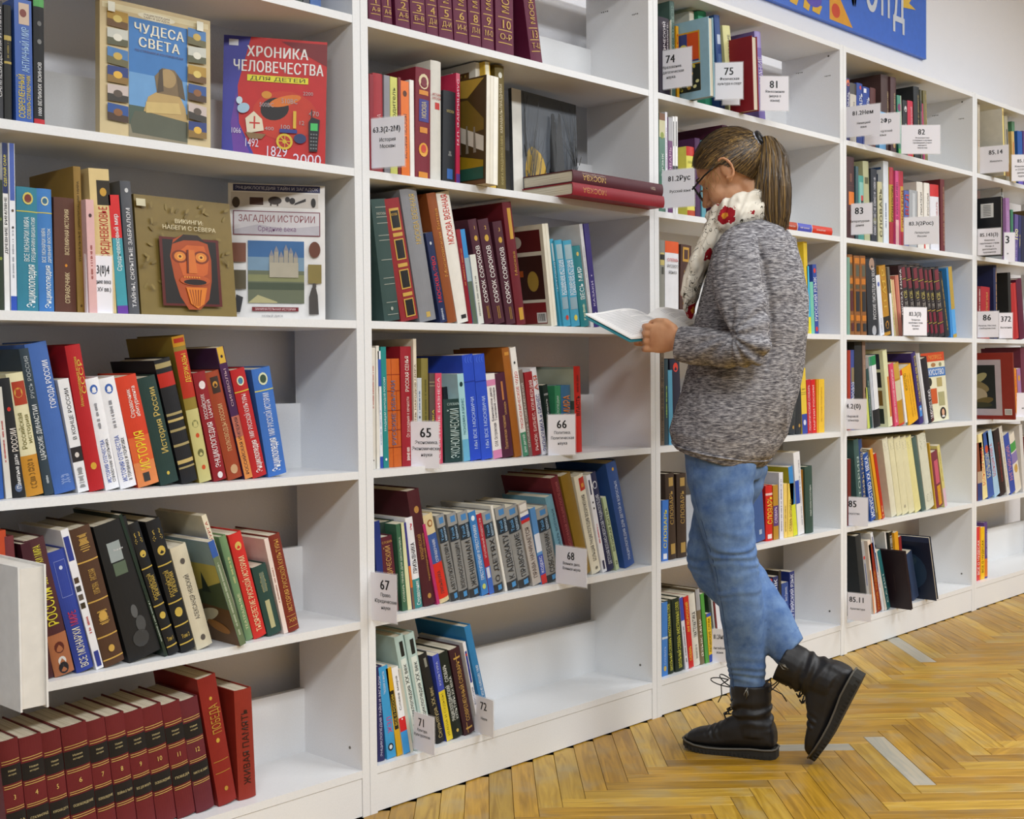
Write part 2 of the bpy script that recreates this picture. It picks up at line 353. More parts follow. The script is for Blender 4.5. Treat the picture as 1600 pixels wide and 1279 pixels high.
def book(unit, row, px0, px1, pxt, pyt, col, hard=True, D=None, y0=.02, fore=False, ops=(), art=None, look=None, cat='book', hmax=None):
    Z = ZS[row]; X0 = x_at(px0, y0, Z); X1 = x_at(px1, y0, Z); T = on_y(pxt, pyt, y0)
    ang = math.atan2(X0-T[0], T[2]-Z); h = math.hypot(X0-T[0], T[2]-Z)
    if hmax: h = min(h, hmax)
    lim = (ZS[row+1]-TH-Z-.004) if row < 5 or unit >= 2 else .45
    h = min(h, lim/max(.5, math.cos(ang))-.001)
    w = max(.003, (X1-X0)*math.cos(ang)-.0004)
    if D is None: D = min(.2, max(.105, h*.68))
    D = min(D, (DEP-.02 if row != 9 else .27)-y0)
    q, t, b = cover_mesh(w, h, D, hard, fore, col)
    o = q.obj('book'); ca, sa = math.cos(ang), math.sin(ang)
    o.matrix_world = Matrix(((ca, 0, -sa, X0), (0, 1, 0, y0), (sa, 0, ca, Z+.0003+(-w*sa if sa < 0 else 0)), (0, 0, 0, 1)))
    ins = .003 if hard else .0004; pg = MB(); pm = page_mat()
    y1, y2 = (b+t, D-(.004 if hard else .0004))
    if fore: y1, y2 = D-y2, D-y1
    pg.box((t+.0001, y1, ins), (w-t-.0001, y2, h-ins), pm); pg.obj('page_block', o)
    tm = MB()
    if ops and not fore:
        add_ops(Face((0, 0, 0), (w, 0, 0), (0, 0, h), tm, (0, -1, 0), (lambda u: b*(2*u-1)**2) if b else None), ops)
    if tm.v: tm.obj('lettering', o)
    if art:
        am = MB(); fc = Face((0, D, 0), (0, -D, 0), (0, 0, h), am, (-1, 0, 0))
        if callable(art): art(fc)
        else: add_ops(fc, art)
        am.obj('cover_print', o)
    i = FLAGC.get((unit, row), 0); FLAGC[(unit, row)] = i+1
    if not look:
        sz = 'slim' if w < .016 else 'thick' if w > .042 else 'tall' if h > .255 else 'small' if h < .19 else ''
        tc = ''
        for op in ops:
            if op.strip() and op.strip()[0] in 'TDHM':
                a = op.strip()[1:].split('~'); tc = cname('#'+(a[1] if op.strip()[0] in 'TDH' else a[0])); break
        lean = 'leaning ' if ang > .13 else ''
        look = f"{lean}{sz+' ' if sz else ''}{cname(col)} {'hardback' if hard else 'paperback'}" + (f" with {tc} lettering" if tc else '')
    un = 'bookcase behind reader' if unit == 2 else UNAME[unit]
    lab = f"{look}, {ORD[i]} along {ROWN[row]}, {un}"
    if len(lab.split()) > 15: lab = lab.replace(' lettering', ' print').replace('leaning ', '')
    if len(lab.split()) > 16: lab = lab.split(' with ')[0]+','+lab.split(',', 1)[1]
    BOOKS.append((o, abs(px1-px0)*(proj((X0, y0, Z))[1]-pyt), unit, row))
    tag(o, lab, 'book', f"books on the {ROWN[row]} of the {UNAME[unit]}")
    return o
def fill(unit, row, ox, oy, s, y0, text):
    for ln in text.strip().split('\n'):
        if not ln.strip(): continue
        head, *rest = ln.split('|'); p = head.split(); x0, x1, xt, yt = map(float, p[:4]); col = '#'+p[4]; kw = dict(hard=True, y0=y0)
        for fl in p[5:]:
            if fl == 'p': kw['hard'] = False
            elif fl[0] == 'd': kw['D'] = float(fl[1:])
            elif fl[0] == 'y': kw['y0'] = float(fl[1:])
            elif fl == 'f': kw['fore'] = True
            elif fl[0] == 'A': kw['art'] = ARTS[fl[1:]]
        if len(rest) > 1 and rest[1].strip(): kw['look'] = rest[1].strip()
        ops = rest[0].split(';') if rest else []
        try: book(unit, row, ox+x0/s, ox+x1/s, ox+xt/s, oy+yt/s, col, ops=ops, **kw)
        except Exception as e: print('BOOK FAIL', ln[:50], e); raise
# ------------------------------------------------------------------ pictures printed on covers
def A_album(f):
    f.rect('#9cc4d6'); f.rect('#e0a828', .12, .1, .86, .86); f.rect('#c8cc4a', .14, .5, .5, .84); f.rect('#3a4a8a', .5, .48, .84, .84); f.rect('#e0561c', .66, .5, .84, .84)
    f.ell('#5a3a4a', .32, .62, .14, .08, rot=.4); f.ell('#d8d060', .6, .66, .06, .05); f.rect('#9cc4d6', .12, .455, .86, .475); f.rect('#28302c', .4, .1, .86, .44)
    rr = random.Random(3)
    for i in range(22): f.ell(rr.choice(['#d8cc50', '#e6e2a0', '#6a6a3a', '#c8a040']), rr.uniform(.44, .82), rr.uniform(.13, .42), .03, .022, 8, rr.random()*3)
def A_metro(f):
    f.rect('#4a3a1c'); f.poly([(0, 1), (.95, .98), (.6, .82), (0, .86)], '#b89a3c'); f.poly([(0, .8), (.6, .8), (.95, .6), (.95, .5), (0, .45)], '#7a6424')
    f.poly([(.2, .62), (.95, .44), (.95, .3), (.1, .5)], '#d8d4c4')
    for i in range(5): f.poly([(.1+.16*i, .3), (.16+.16*i, .3), (.13+.16*i, .62-.02*i), (.1+.16*i, .62-.02*i)], '#8a8474')
    f.poly([(0, .34), (.95, .22), (.95, .12), (0, .2)], '#a08418'); f.rect('#2a5a48', .1, .05, .95, .16); f.rect('#6a4a2a', 0, 0, 1, .04)
def A_photos(f):
    f.rect('#ddd6c0'); f.rect('#5a1c1c', .06, .74, .93, .95); f.ell('#d8d0c0', .4, .84, .12, .06); f.rect('#3a1c14', .06, .27, .93, .7)
    f.rect('#b85a20', .2, .5, .5, .56); f.rect('#d8d8c8', .15, .58, .4, .66); f.ell('#a88a3a', .7, .45, .12, .1); f.rect('#7a1c1c', .06, .03, .93, .24)
    f.poly([(.06, .1), (.3, .24), (.06, .24)], '#5a9ad0'); f.rect('#e8e4da', .72, .04, .92, .14)
    for i in range(8): f.rect('#2a2a2a', .74+.021*i, .055, .75+.021*i, .13)
def A_sky(f): f.rect('#8a9488'); f.rect('#b0b4a0', 0, .6, 1, .97); f.rect('#4a5a50', 0, .5, 1, .6); f.ell('#3c463c', .5, .62, .015, .08)
def A_frame(f):
    f.rect('#e4dfd4'); f.rect('#6a4a24', 0, .3, .86, .93); f.rect('#a8a8a4', 0, .3, .78, .88)
    for i in range(9): f.ell('#b89a50', .06+.09*i, .905, .02, .012, 8)
def A_church(f):
    f.rect('#c8bc60'); f.poly([(0, .0), (1, 0), (1, .35), (0, .55)], '#6a4a28'); f.poly([(0, .45), (.3, .6), (.5, .5), (1, .62), (1, .35), (0, .4)], '#4a5a3c'); f.rect('#8fa8b0', 0, .78, 1, 1)
    f.poly([(.25, .5), (.35, .74), (.45, .5)], '#2c3c30'); f.poly([(.6, .5), (.68, .7), (.76, .5)], '#2c3c30'); f.ell('#d8d0b0', .5, .25, .3, .06, rot=.3); f.ell('#a8702c', .7, .16, .2, .05, rot=-.2)
def A_navy(f):
    f.rect('#18243c'); f.ell('#28405c', .5, .45, .38, .3); f.ell('#1c3450', .42, .4, .25, .2); f.ell('#3a5064', .6, .6, .12, .06, rot=.6); f.rect('#2a3a5c', 0, .92, 1, 1)
    f.marks('#6a7488', .3, .31, .5, .4); f.rect('#d8d4cc', .42, .1, .62, .22)
    for i in range(9): f.rect('#4a4a4a', .435+.02*i, .12, .447+.02*i, .2)
def A_dark(f): f.rect('#241820'); f.rect('#3a2c30', .62, .3, .64, .6)
def A_blackalb(f):
    f.rect('#14161a'); f.rect('#e0e0de', .62, .66, .86, .9)
    for i in range(7): f.rect('#5a5a58', .67, .69+.028*i, .81, .7+.028*i)
    f.rect('#8a8a88', .34, .3, .36, .62)
def A_paint(f):
    f.rect('#8a2412'); f.rect('#b8acb0', .1, .06, .8, .9); f.rect('#1e2420', .2, .16, .7, .82)
    f.ell('#a8a070', .42, .62, .16, .06, rot=.5); f.ell('#8a7a50', .4, .5, .2, .08, rot=-.3); f.ell('#b0a080', .38, .36, .18, .12); f.ell('#6a5a2c', .5, .28, .16, .05, rot=.2); f.ell('#3a3a20', .42, .22, .22, .04)
    f.rect('#e0dcd8', .84, .07, .96, .16)
    for i in range(5): f.rect('#8a8a88', .855+.02*i, .08, .865+.02*i, .15)
def A_plain(c):
    def g(f): f.rect(c)
    return g
def A_pict(f):
    f.rect('#dcdcb0')
    for i, c in enumerate(['#1e2a1c', '#7a5a20', '#20201c', '#28303c']): f.rect(c, .1, .04+.24*i, .92, .24+.24*i)
    f.ell('#b8a040', .5, .4, .2, .05); f.ell('#d8d8d0', .5, .6, .1, .06); f.ell('#a84a20', .5, .34, .25, .02)
def A_letters(f): f.rect('#dfe6ee'); f.rect('#3a5a8a', .05, .9, .95, .93); f.text('И', '#2c3c5c', .8, .8, .18, .1)
def A_arch(f): f.rect('#5c6460'); f.rect('#9c8c30', .2, .5, .7, .8); f.rect('#b4b8b4', .1, .12, .8, .42); f.rect('#2c3836', .3, .12, .5, .4)
def A_white(f): f.rect('#dad8d4'); f.ell('#1c1c1e', .5, .85, .3, .05, rot=-.3); f.ell('#8a3a3a', .6, .5, .1, .06)
ARTS = dict(album=A_album, metro=A_metro, photos=A_photos, sky=A_sky, frame=A_frame, church=A_church, navy=A_navy, dark=A_dark, blackalb=A_blackalb, paint=A_paint, pict=A_pict, letters=A_letters, arch=A_arch, white=A_white,
            cream=A_plain('#d4d0c0'), olive=A_plain('#a8a020'), lego=A_plain('#c8ccd8'))
# ------------------------------------------------------------------ books, shelf by shelf (spine corners: bottom near, bottom far, top near x and y; colour; flags | print | look)
fill(0, 5, 0, 0, 1, .03, '''
456 473 452 -118 6a7468 p|B2c3a30~.0~.2
474 484 470 -118 3a3c44 p
485 502 481 -118 2c5a9c p|B88a0c8~.03~.06~.2~.8''')
fill(0, 4, 0, 0, 2.857, .03, '''
-60 21 -66 -12 3a3a3e d.19|TСАМНЕВИДЕНИЯ И ТАЙНЫ~c8c8c8~.2~.95~.75~.3
22 55 18 20 1c1c18|Bb09a4a~.7~.74;Bb09a4a~.5~.52;M8a7a3a~.55~.7
72 150 62 -10 3b5da8 p|Bc8b09c~.8~.97~.25~.85;E7a3c34~.89~.4~.5;TСОВРЕМЕННЫЙ~d8c040~.05~.4~.35~.36;TСЛОВАРЬ-СПРАВОЧНИК~d8c040~.05~.4~.75~.22;TАНТИЧНЫЙ МИР~a8c8ec~.42~.78~.6~.42||
155 203 150 -14 131315|B4a9a4a~.93~1;Bc01c28~0~.06;T1000 ВЕЛИКИХ ВОИНОВ~e8e8e8~.08~.5~.5~.34;E7a7a78~.66~.4;E6a6a68~.8~.4''')
fill(0, 3, 0, 200, 2.857, .03, '''
-6 20 -12 230 2c3a2a|E8a9a40~.4~.5;E6a7a3a~.7~.5
22 46 8 65 ececea p|B22305f~.7~1;TСДЕЛАЙ САМ!~e8d840~.74~.93~.5~.5;TДРЕВНИЕ РИМЛЯНЕ~2a2430~.34~.68~.5~.5
50 77 38 67 eceef4 p|B4a62b0~.66~1~.1~.9;B2f53b5~.0~.09;M9aa0a8~.2~.5;E5a4a3a~.6~.4;E3a3a3a~.5~.35
82 177 76 260 2f7f96|Bd0c24a~.8~.808;TЭнциклопедия~e8f0f0~.03~.38~.6~.42;TВСЕ МОНАРХИ МИРА~e0ecf0~.4~.76~.42~.24;TГРЕЦИЯ·РИМ·ВИЗАНТИЯ~e0ecf0~.4~.76~.74~.2;Ed0c060~.91~.5;E7a3830~.91~.34
179 247 164 268 3d7cc0|Bd0c24a~.8~.808;TЭнциклопедия~e8f0f0~.03~.38~.55~.42;TВСЕ МОНАРХИ МИРА~e0ecf0~.4~.68~.35~.24;TДРЕВНИЙ ВОСТОК~e0ecf0~.4~.68~.72~.22;Ee0dcb0~.9~.5;E3a6a8a~.9~.34
250 346 243 307 5a3426|TВСЕМИРНАЯ ИСТОРИЯ~e0cca0~.5~.9~.55~.2;Ed88a28~.41~.12;TСПРАВОЧНИК~e0cca0~.08~.35~.55~.22
349 382 328 170 927230 d.2|TУНИКАЛЬНЫЕ ЦИВИЛИЗАЦИИ МИРА~4c3812~.35~.9~.5~.3;E5a4218~.05~.3
432 522 394 178 dcc48c d.18 p|B2c2414~.75~.92~.35~1;Ec89a38~.84~.34~.66;TСРЕДНЕВЕКОВЬЕ~b3201c~.38~.74~.6~.42;Mc8b088~.1~.36~.6~.3||
400 436 382 318 e3b7b5 p y.012|E4a3030~.86~.4;Ma05048~.3~.6
526 574 482 298 4a9fae p|Bd32a2a~.64~1;B6a3fa0~0~.07;TСредневековый мир~e4f0f0~.36~.84~.5~.42
580 628 537 235 54565c d.18|TТАЙНЫ, СКРЫТЫЕ ЗАБРАЛОМ~e8e8ea~.05~.8~.5~.36;Ed0d0d0~.93~.34''')
fill(0, 2, 0, 500, 2.857, .03, '''
-32 22 -66 268 2a5aa8|
28 56 -20 300 d8d4cc p|Mb0302c~.3~.7
62 118 -6 262 15171c|TПамятные даты~e8e8e8~.07~.36~.55~.36;TРОССИИ~e8e0d8~.38~.58~.6~.5;Ec83028~.74~.3;E5a6a8a~.08~.6
122 200 28 242 ddd6ae|Ba83a20~.74~.93~.2~.95;Ec89a40~.84~.5;Bc58a2c~0~.33;TРоссийская~7a7440~.38~.68~.35~.28;Tистория~7a7440~.42~.66~.72~.26;M6a4a18~.06~.3~.5~.4
203 246 86 130 2b3a44|TЦАРСКИЕ ДИНАСТИИ~e4e8e8~.24~.62~.5~.5;TРУСЬ РОССИЯ~a8b0b4~.66~.95~.5~.4;Mb8c0c4~.08~.14
249 346 112 110 3f66ae d.19|TГОРОДА РОССИИ~f0f2f8~.56~.88~.72~.28;M8aa0d0~.05~.12~.6~.5
350 400 256 268 e8e8ea p|TВ КОНЦЕ РОССИИ~1c1c1e~.46~.92~.6~.34;B2a2628~.27~.4;Ed8d0c8~.33~.4;M8a8a8a~.04~.22~.5~.5
404 472 292 116 b3141c d.19|TИллюстрированная история~d8b048~.58~.92~.45~.2;TСССР~d8b048~.66~.9~.72~.3;Ed0a038~.17~.4
476 540 378 266 eeeef2|E3a62b0~.9~.55;Eeeeef2~.9~.28;TИСТОРИЯ ОТЕЧЕСТВА~3a5ab0~.06~.45~.35~.26;TСПРАВОЧНИК ШКОЛЬНИКА~2a2a2e~.06~.45~.68~.22;M8a8a90~.55~.78~.4~.2
543 617 440 265 eeeef2|E3a62b0~.9~.5;Eeeeef2~.9~.26;TИСТОРИЯ ОТЕЧЕСТВА~3a5ab0~.06~.48~.35~.26;TВ ТЕРМИНАХ И ПОНЯТИЯХ~2a2a2e~.06~.45~.68~.22;M8a8a90~.55~.8~.4~.2
622 718 515 260 d23c1e|Be08850~0~.22;Bdc6434~.22~.45;TИСТОРИЯ~ecd030~.14~.5~.5~.46;TСправочник~f0e8e0~.62~.88~.42~.2;Tабитуриента~f0e8e0~.62~.9~.68~.2;B3a3a3a~.04~.12~.3~.6
722 806 612 264 1f3a35|TИстория России~c8b060~.28~.9~.6~.36;Ed0b850~.1~.16
818 890 690 182 17181d d.18|Bb8281c~.78~.89;Ba89868~.93~.97;Ba89868~.55~.57;Bc8b070~.5~.52;Ba89868~.42~.44;Ba89868~.3~.32;Bc8b070~.16~.19;Ba89868~.12~.135
894 950 768 76 8f7a2c d.19|Bc89020~.93~1;Bb8301c~.955~.985~.1~.9;Bb8301c~.58~.9;TДЕРЖАВЫ~e0c040~.68~.88~.6~.4;Bc8c080~.0~.5;E7a7a48~.4~.5;Ec85028~.32~.3;E6a6a40~.2~.5;Ec85028~.1~.3
960 1018 862 238 8e1420|TЭНЦИКЛОПЕДИЯ~f0e8e8~.12~.54~.5~.42;TРОССИЙСКИХ~e8dcdc~.57~.8~.35~.26;TЦАРЕЙ~e8dcdc~.57~.74~.72~.26;Ee8dcdc~.88~.5;Ee8e0e0~.05~.4
1024 1090 915 238 9c3f1e|B3a2a24~.8~.95~.25~.8;Ec8903c~.88~.34;TПОЛКОВОДЦЫ РОССИИ~d8b080~.26~.7~.5~.3;Ec8a078~.09~.5
1094 1130 962 125 4a2a50 d.18 p|Bd8b040~.88~1~.1~.9;E2a2030~.93~.3;Bd88a48~0~.32;Bb86a58~.32~.48;TРОССИЙСКАЯ ИМПЕРИЯ~2a1a2c~.03~.47~.5~.4;TСИМВОЛЫ~c8a8b0~.55~.84~.5~.3
1133 1198 1030 226 b81c20|Bd8c040~.79~.8;TЭнциклопедия~f0e8e4~.04~.34~.5~.46;TМИР РУССКОЙ КУЛЬТУРЫ~f0e0e0~.36~.77~.5~.32;Ee0e0b8~.89~.5;E4a7a9c~.89~.34
1203 1286 1125 222 3a6fc0|Bd8d060~.79~.8;TЭнциклопедия~f0f4f8~.04~.35~.45~.46;TМИР РУССКОЙ ИСТОРИИ~e0e8f8~.37~.77~.5~.32;Ed8dcb8~.9~.5;E3a5040~.9~.34''')
fill(0, 1, 0, 770, 2.759, .02, '''
-10 58 -40 168 b8431f|Ed88048~.8~.3
70 110 20 190 6a2a30|
192 234 88 222 43202a p|
240 328 104 212 4a2228|TВСЕ МОНАРХИ МИРА~d8cc40~.66~.95~.5~.36;TРОССИЯ~e0d440~.36~.64~.5~.52;Ba86a48~.0~.3;Ed8d8d8~.1~.4;E5a2420~.2~.5;E1a1c28~.05~.5
335 412 205 262 2b3f96|TВСЕ МОНАРХИ~e4e0c8~.03~.36~.5~.44;TМИРЕ~c83048~.38~.5~.5~.44;B7a88c8~.62~.92~.2~.22;B7a88c8~.62~.92~.8~.82;B7a88c8~.62~.625~.2~.8;B7a88c8~.915~.92~.2~.8;Ec8d0e8~.86~.2
416 450 260 163 e9e9ee p d.18|B4a3a2c~.62~.66~.1~.7;B3a3a3a~.56~.6~.1~.7;B5a5048~.5~.54~.1~.7;B3a3024~.44~.48~.1~.7;B2c3a8a~.78~.95~.1~.8;B2c3a8a~.02~.13~.2~.8;Mb83830~.26~.38
456 546 300 164 4e3322 d.18|Bc8a050~.755~.765;Bc8a050~.47~.48;Bc8a050~.21~.22;Bc8a050~.045~.055;Mc8a050~.83~.95~.5~.5;TРУССКАЯ~c8a050~.62~.7~.5~.3;TКУЛЬТУРА~c8a050~.52~.6~.5~.3;Ec8a050~.36~.4;Mc8a050~.3~.4~.5~.5;Ec8a050~.12~.3
562 706 405 150 17181a d.19|B9aa4a4~.72~.86~.22~.6;B5a6a58~.62~.71~.25~.63;H Песнь ночи~e8e8e8~.8~.3~.014;E5a5c5e~.34~.2~.5~2;E4a4c4e~.24~.3~.6~1.6;E3c3e40~.14~.5~.5~1
712 726 512 96 24342c d.19 p|Mb8c4b8~.1~.4
732 780 552 140 14161a|Mc8ac50~.84~.93~.5~.7;Ec8ac50~.77~.55;TРОССИЙСКОЙ~c8ac50~.42~.62~.4~.3;TИМПЕРИИ~c8ac50~.44~.6~.7~.26;Bc8ac50~.66~.67;Bc8ac50~.375~.385;Ec8ac50~.3~.55;HТом 1~c8ac50~.12~.6~.03;Bc8ac50~.2~.21;Bc8ac50~.06~.07
788 850 630 128 14161a|Mc8ac50~.84~.93~.5~.7;Ec8ac50~.77~.55;TРОССИЙСКОЙ~c8ac50~.42~.62~.4~.3;TИМПЕРИИ~c8ac50~.44~.6~.7~.26;Bc8ac50~.66~.67;Bc8ac50~.375~.385;Ec8ac50~.3~.55;HТом 2~c8ac50~.12~.6~.03;Bc8ac50~.2~.21;Bc8ac50~.06~.07
854 925 735 242 d5cdb4|TАЛЕКСАНДР НЕВСКИЙ~4a4440~.28~.72~.5~.26;E5a5450~.85~.3;E5a5450~.1~.3
1036 1064 896 214 3a5fa8 p y-.012 d.2 Achurch|B6a7a5a~0~.85;Mb8c0a8~.1~.8
1040 1062 868 100 e8dfc4 d.2 p y.03|TЗВЁЗДЫ ПЕТЕРБУРГА~b8402c~.4~.95~.5~.5;Md8a048~.05~.38~.5~.4
1065 1096 945 192 6f8f63|TТЕАТРАЛЬНЫЕ~d8d8a8~.1~.45~.5~.34;Mc8c888~.55~.8
1099 1156 986 185 cf2b25|Ed8b860~.88~.5;TТЫСЯЧЕЛЕТИЕ РУССКОЙ ИСТОРИИ~f0d8a8~.06~.78~.5~.42
1160 1222 1088 326 26463f|B6a7868~.62~.9~.35~.65;Mb8a868~.62~.9~.5~.4;Bb8b488~.1~.5~.3~.62
1225 1244 1138 200 ecd9cf p d.18|M9a6a5a~.3~.7
1248 1297 1160 188 7c2c1e d.17|TИСТОРИЯ РУССКОЙ КУЛЬТУРЫ~d0a050~.2~.95~.5~.4;HXIX~d0a050~.12~.7~.04;Bd0a050~.16~.165~.1~.9;Bd0a050~.05~.055~.1~.9''')
VOL = '''Bc8a860~.835~.841~.05~.95;Bc8a860~.815~.821~.05~.95;B15151a~.66~.8;HНовая~c8b888~.76~.4~.016;Hистория~c8b888~.73~.4~.014;Bc8a860~.64~.646~.05~.95;Bc8a860~.622~.628~.05~.95;H%s~d8b868~.55~%s~.04;Bc8a860~.465~.471~.05~.95;Bc8a860~.448~.454~.05~.95;B15151a~.29~.435;H%s~c8b888~.36~.8~.02;Bc8a860~.27~.276~.05~.95;Bc8a860~.252~.258~.05~.95'''
for n_, xt, yt, x0, x1, t_ in ((3, -6, 388, 53, 138, 'СИЛА'), (4, 82, 372, 141, 238, 'СТАЛИНГРАД'), (5, 180, 350, 241, 322, 'КУРСКАЯ ДУГА'), (6, 264, 326, 325, 434, 'ОСВОБОЖДЕНИЕ'), (7, 374, 300, 437, 516, 'ОСВОБОЖДЕНИЕ'), (8, 455, 278, 519, 600, 'ВОЙНА В ТЫЛУ'),
                               (9, 537, 262, 603, 680, 'ВСЕ ДЛЯ ФРОНТА'), (10, 612, 243, 683, 767, 'ОСВОБОЖДЕНИЕ'), (11, 699, 228, 770, 848, 'ПОБЕДА'), (12, 776, 212, 852, 930, 'НИКТО НЕ ЗАБЫТ')):
    book(0, 0, x0/2.759, x1/2.759, xt/2.759, 1020+yt/2.759, '#6a1a20' if n_ != 12 else '#64202a', y0=.035, D=.165, ops=(VOL % (n_, '.28' if n_ > 9 else '.14', t_)).split(';'),
         look=f'maroon gold-banded volume numbered {n_}')
fill(0, 0, 0, 1020, 2.759, .035, '''
948 1027 852 118 8a2018 d.19|Ec8a040~.83~.16;TПОБЕДА~b88a38~.55~.78~.55~.5;Ec8a040~.5~.2;Bb88a38~.34~.345~.1~.9;Bb88a38~.25~.255~.1~.9;Eb88a38~.12~.2|tall brick-red hardback with faint gold star
1034 1108 1012 166 8f2a1c d.17|TЖИВАЯ ПАМЯТЬ~2e1612~.13~.82~.5~.38|red hardback with large dark lettering and pale page tops''')
V1 = 'Bc8a048~.325~.333~.12~.88;H%s~c8a048~.272~%s~.075;Bc8a048~.215~.223~.12~.88;H%s~c8a048~.163~.7~.05;Bc8a048~.105~.113~.12~.88;TМОСКВА~c8a048~.36~.72~.5~.4'
for lab_, rng_, x0, x1, xt, yt in (('1', 'А-Я', 62, 127, 40, -330), ('1', 'А-Б', 131, 183, 108, -330), ('2', 'А-Б', 202, 275, 178, -330), ('3', 'Б-В', 280, 358, 258, -330), ('4', 'Д-И', 362, 422, 338, -330), ('5', 'Д-И', 427, 500, 402, -330),
                                   ('6', 'И-К', 506, 578, 482, -330), ('8', 'Л-М', 583, 646, 562, -330), ('9', 'М-О', 650, 712, 636, -330), ('10', 'О-Р', 722, 815, 712, -330), ('13', 'Т-Ц', 905, 966, 836, -230)):
    book(1, 5, 560+x0/3.333, 560+x1/3.333, 560+xt/3.333, yt/3.333, '#64183a', D=.18, y0=.02, ops=(V1 % (lab_, '.42' if len(lab_) < 2 else '.6', rng_)).split(';'), look=f'wine-red encyclopedia volume numbered {lab_} with gold letters {rng_}')
fill(1, 4, 560, 0, 3.333, .03, '''
60 80 58 385 8e1c2a p
84 134 80 378 a8343c|TМОСКВА~d8a0a0~.3~.6~.5~.4
136 166 133 390 8c8c92 p
168 205 165 398 cfcf6a p|TПутеводитель~5a5a20~.35~.9~.5~.5
208 222 207 402 7a1c24 p
226 268 220 418 e8741e p|E5a2c10~.87~.5;TИСТОРИЯ МОСКВЫ~7a2c10~.2~.66~.5~.4
271 293 266 415 eeeae4 p
298 377 303 348 7a1a2c d.19|Ee0d0a8~.88~.66;E7a2030~.88~.4;Bd88a28~.76~.8~.2~.8;B3a3a8a~.52~.72~.2~.85;TМОСКВА~d8c890~.55~.7~.5~.3;Bd88a28~.42~.47~.25~.75;Ee0a030~.27~.6;Ec8402c~.28~.35;Bd88a28~.02~.07~.2~.8
380 434 380 312 dcd9d0 d.2|HИСТОРИЯ~b0302c~.72~.8~.02;HМОСКВЫ~b0302c~.69~.8~.02;Bc83028~.6~.655~.35~.8
442 507 447 470 23262c|HМОСКВА~b8a868~.78~.6~.03;B3a6ab0~.05~.16~.3~.75;M8a8a88~.3~.36
490 507 486 382 8c9090 p y.05 d.15|
509 529 509 380 c22a50 p|TМ.П. ФАБРИЦИУС~e8d0d8~.35~.95~.5~.5;B5a3a8a~0~.1
612 655 610 296 e6e2d8 d.18 y.05 Aframe|
664 726 668 390 ece6d6 p y-.035 d.17 Ametro|Bd8d0bc~0~1~.3~.34;Bfaf6ea~0~1~.6~.9|worn book with bare page block spine and metro hall picture
692 722 657 303 d8b23a y.03|Bece6c8~.6~1~.1~.7
727 774 714 318 6a5a20 d.19|Ed8d8cc~.92~.4;TКАРНАВАЛЫ·ПРАЗДНИКИ~d8ccA8~.46~.85~.5~.3;TКНИГА ПРАЗДНИКОВ МИРА~b8a868~.05~.44~.5~.26''')
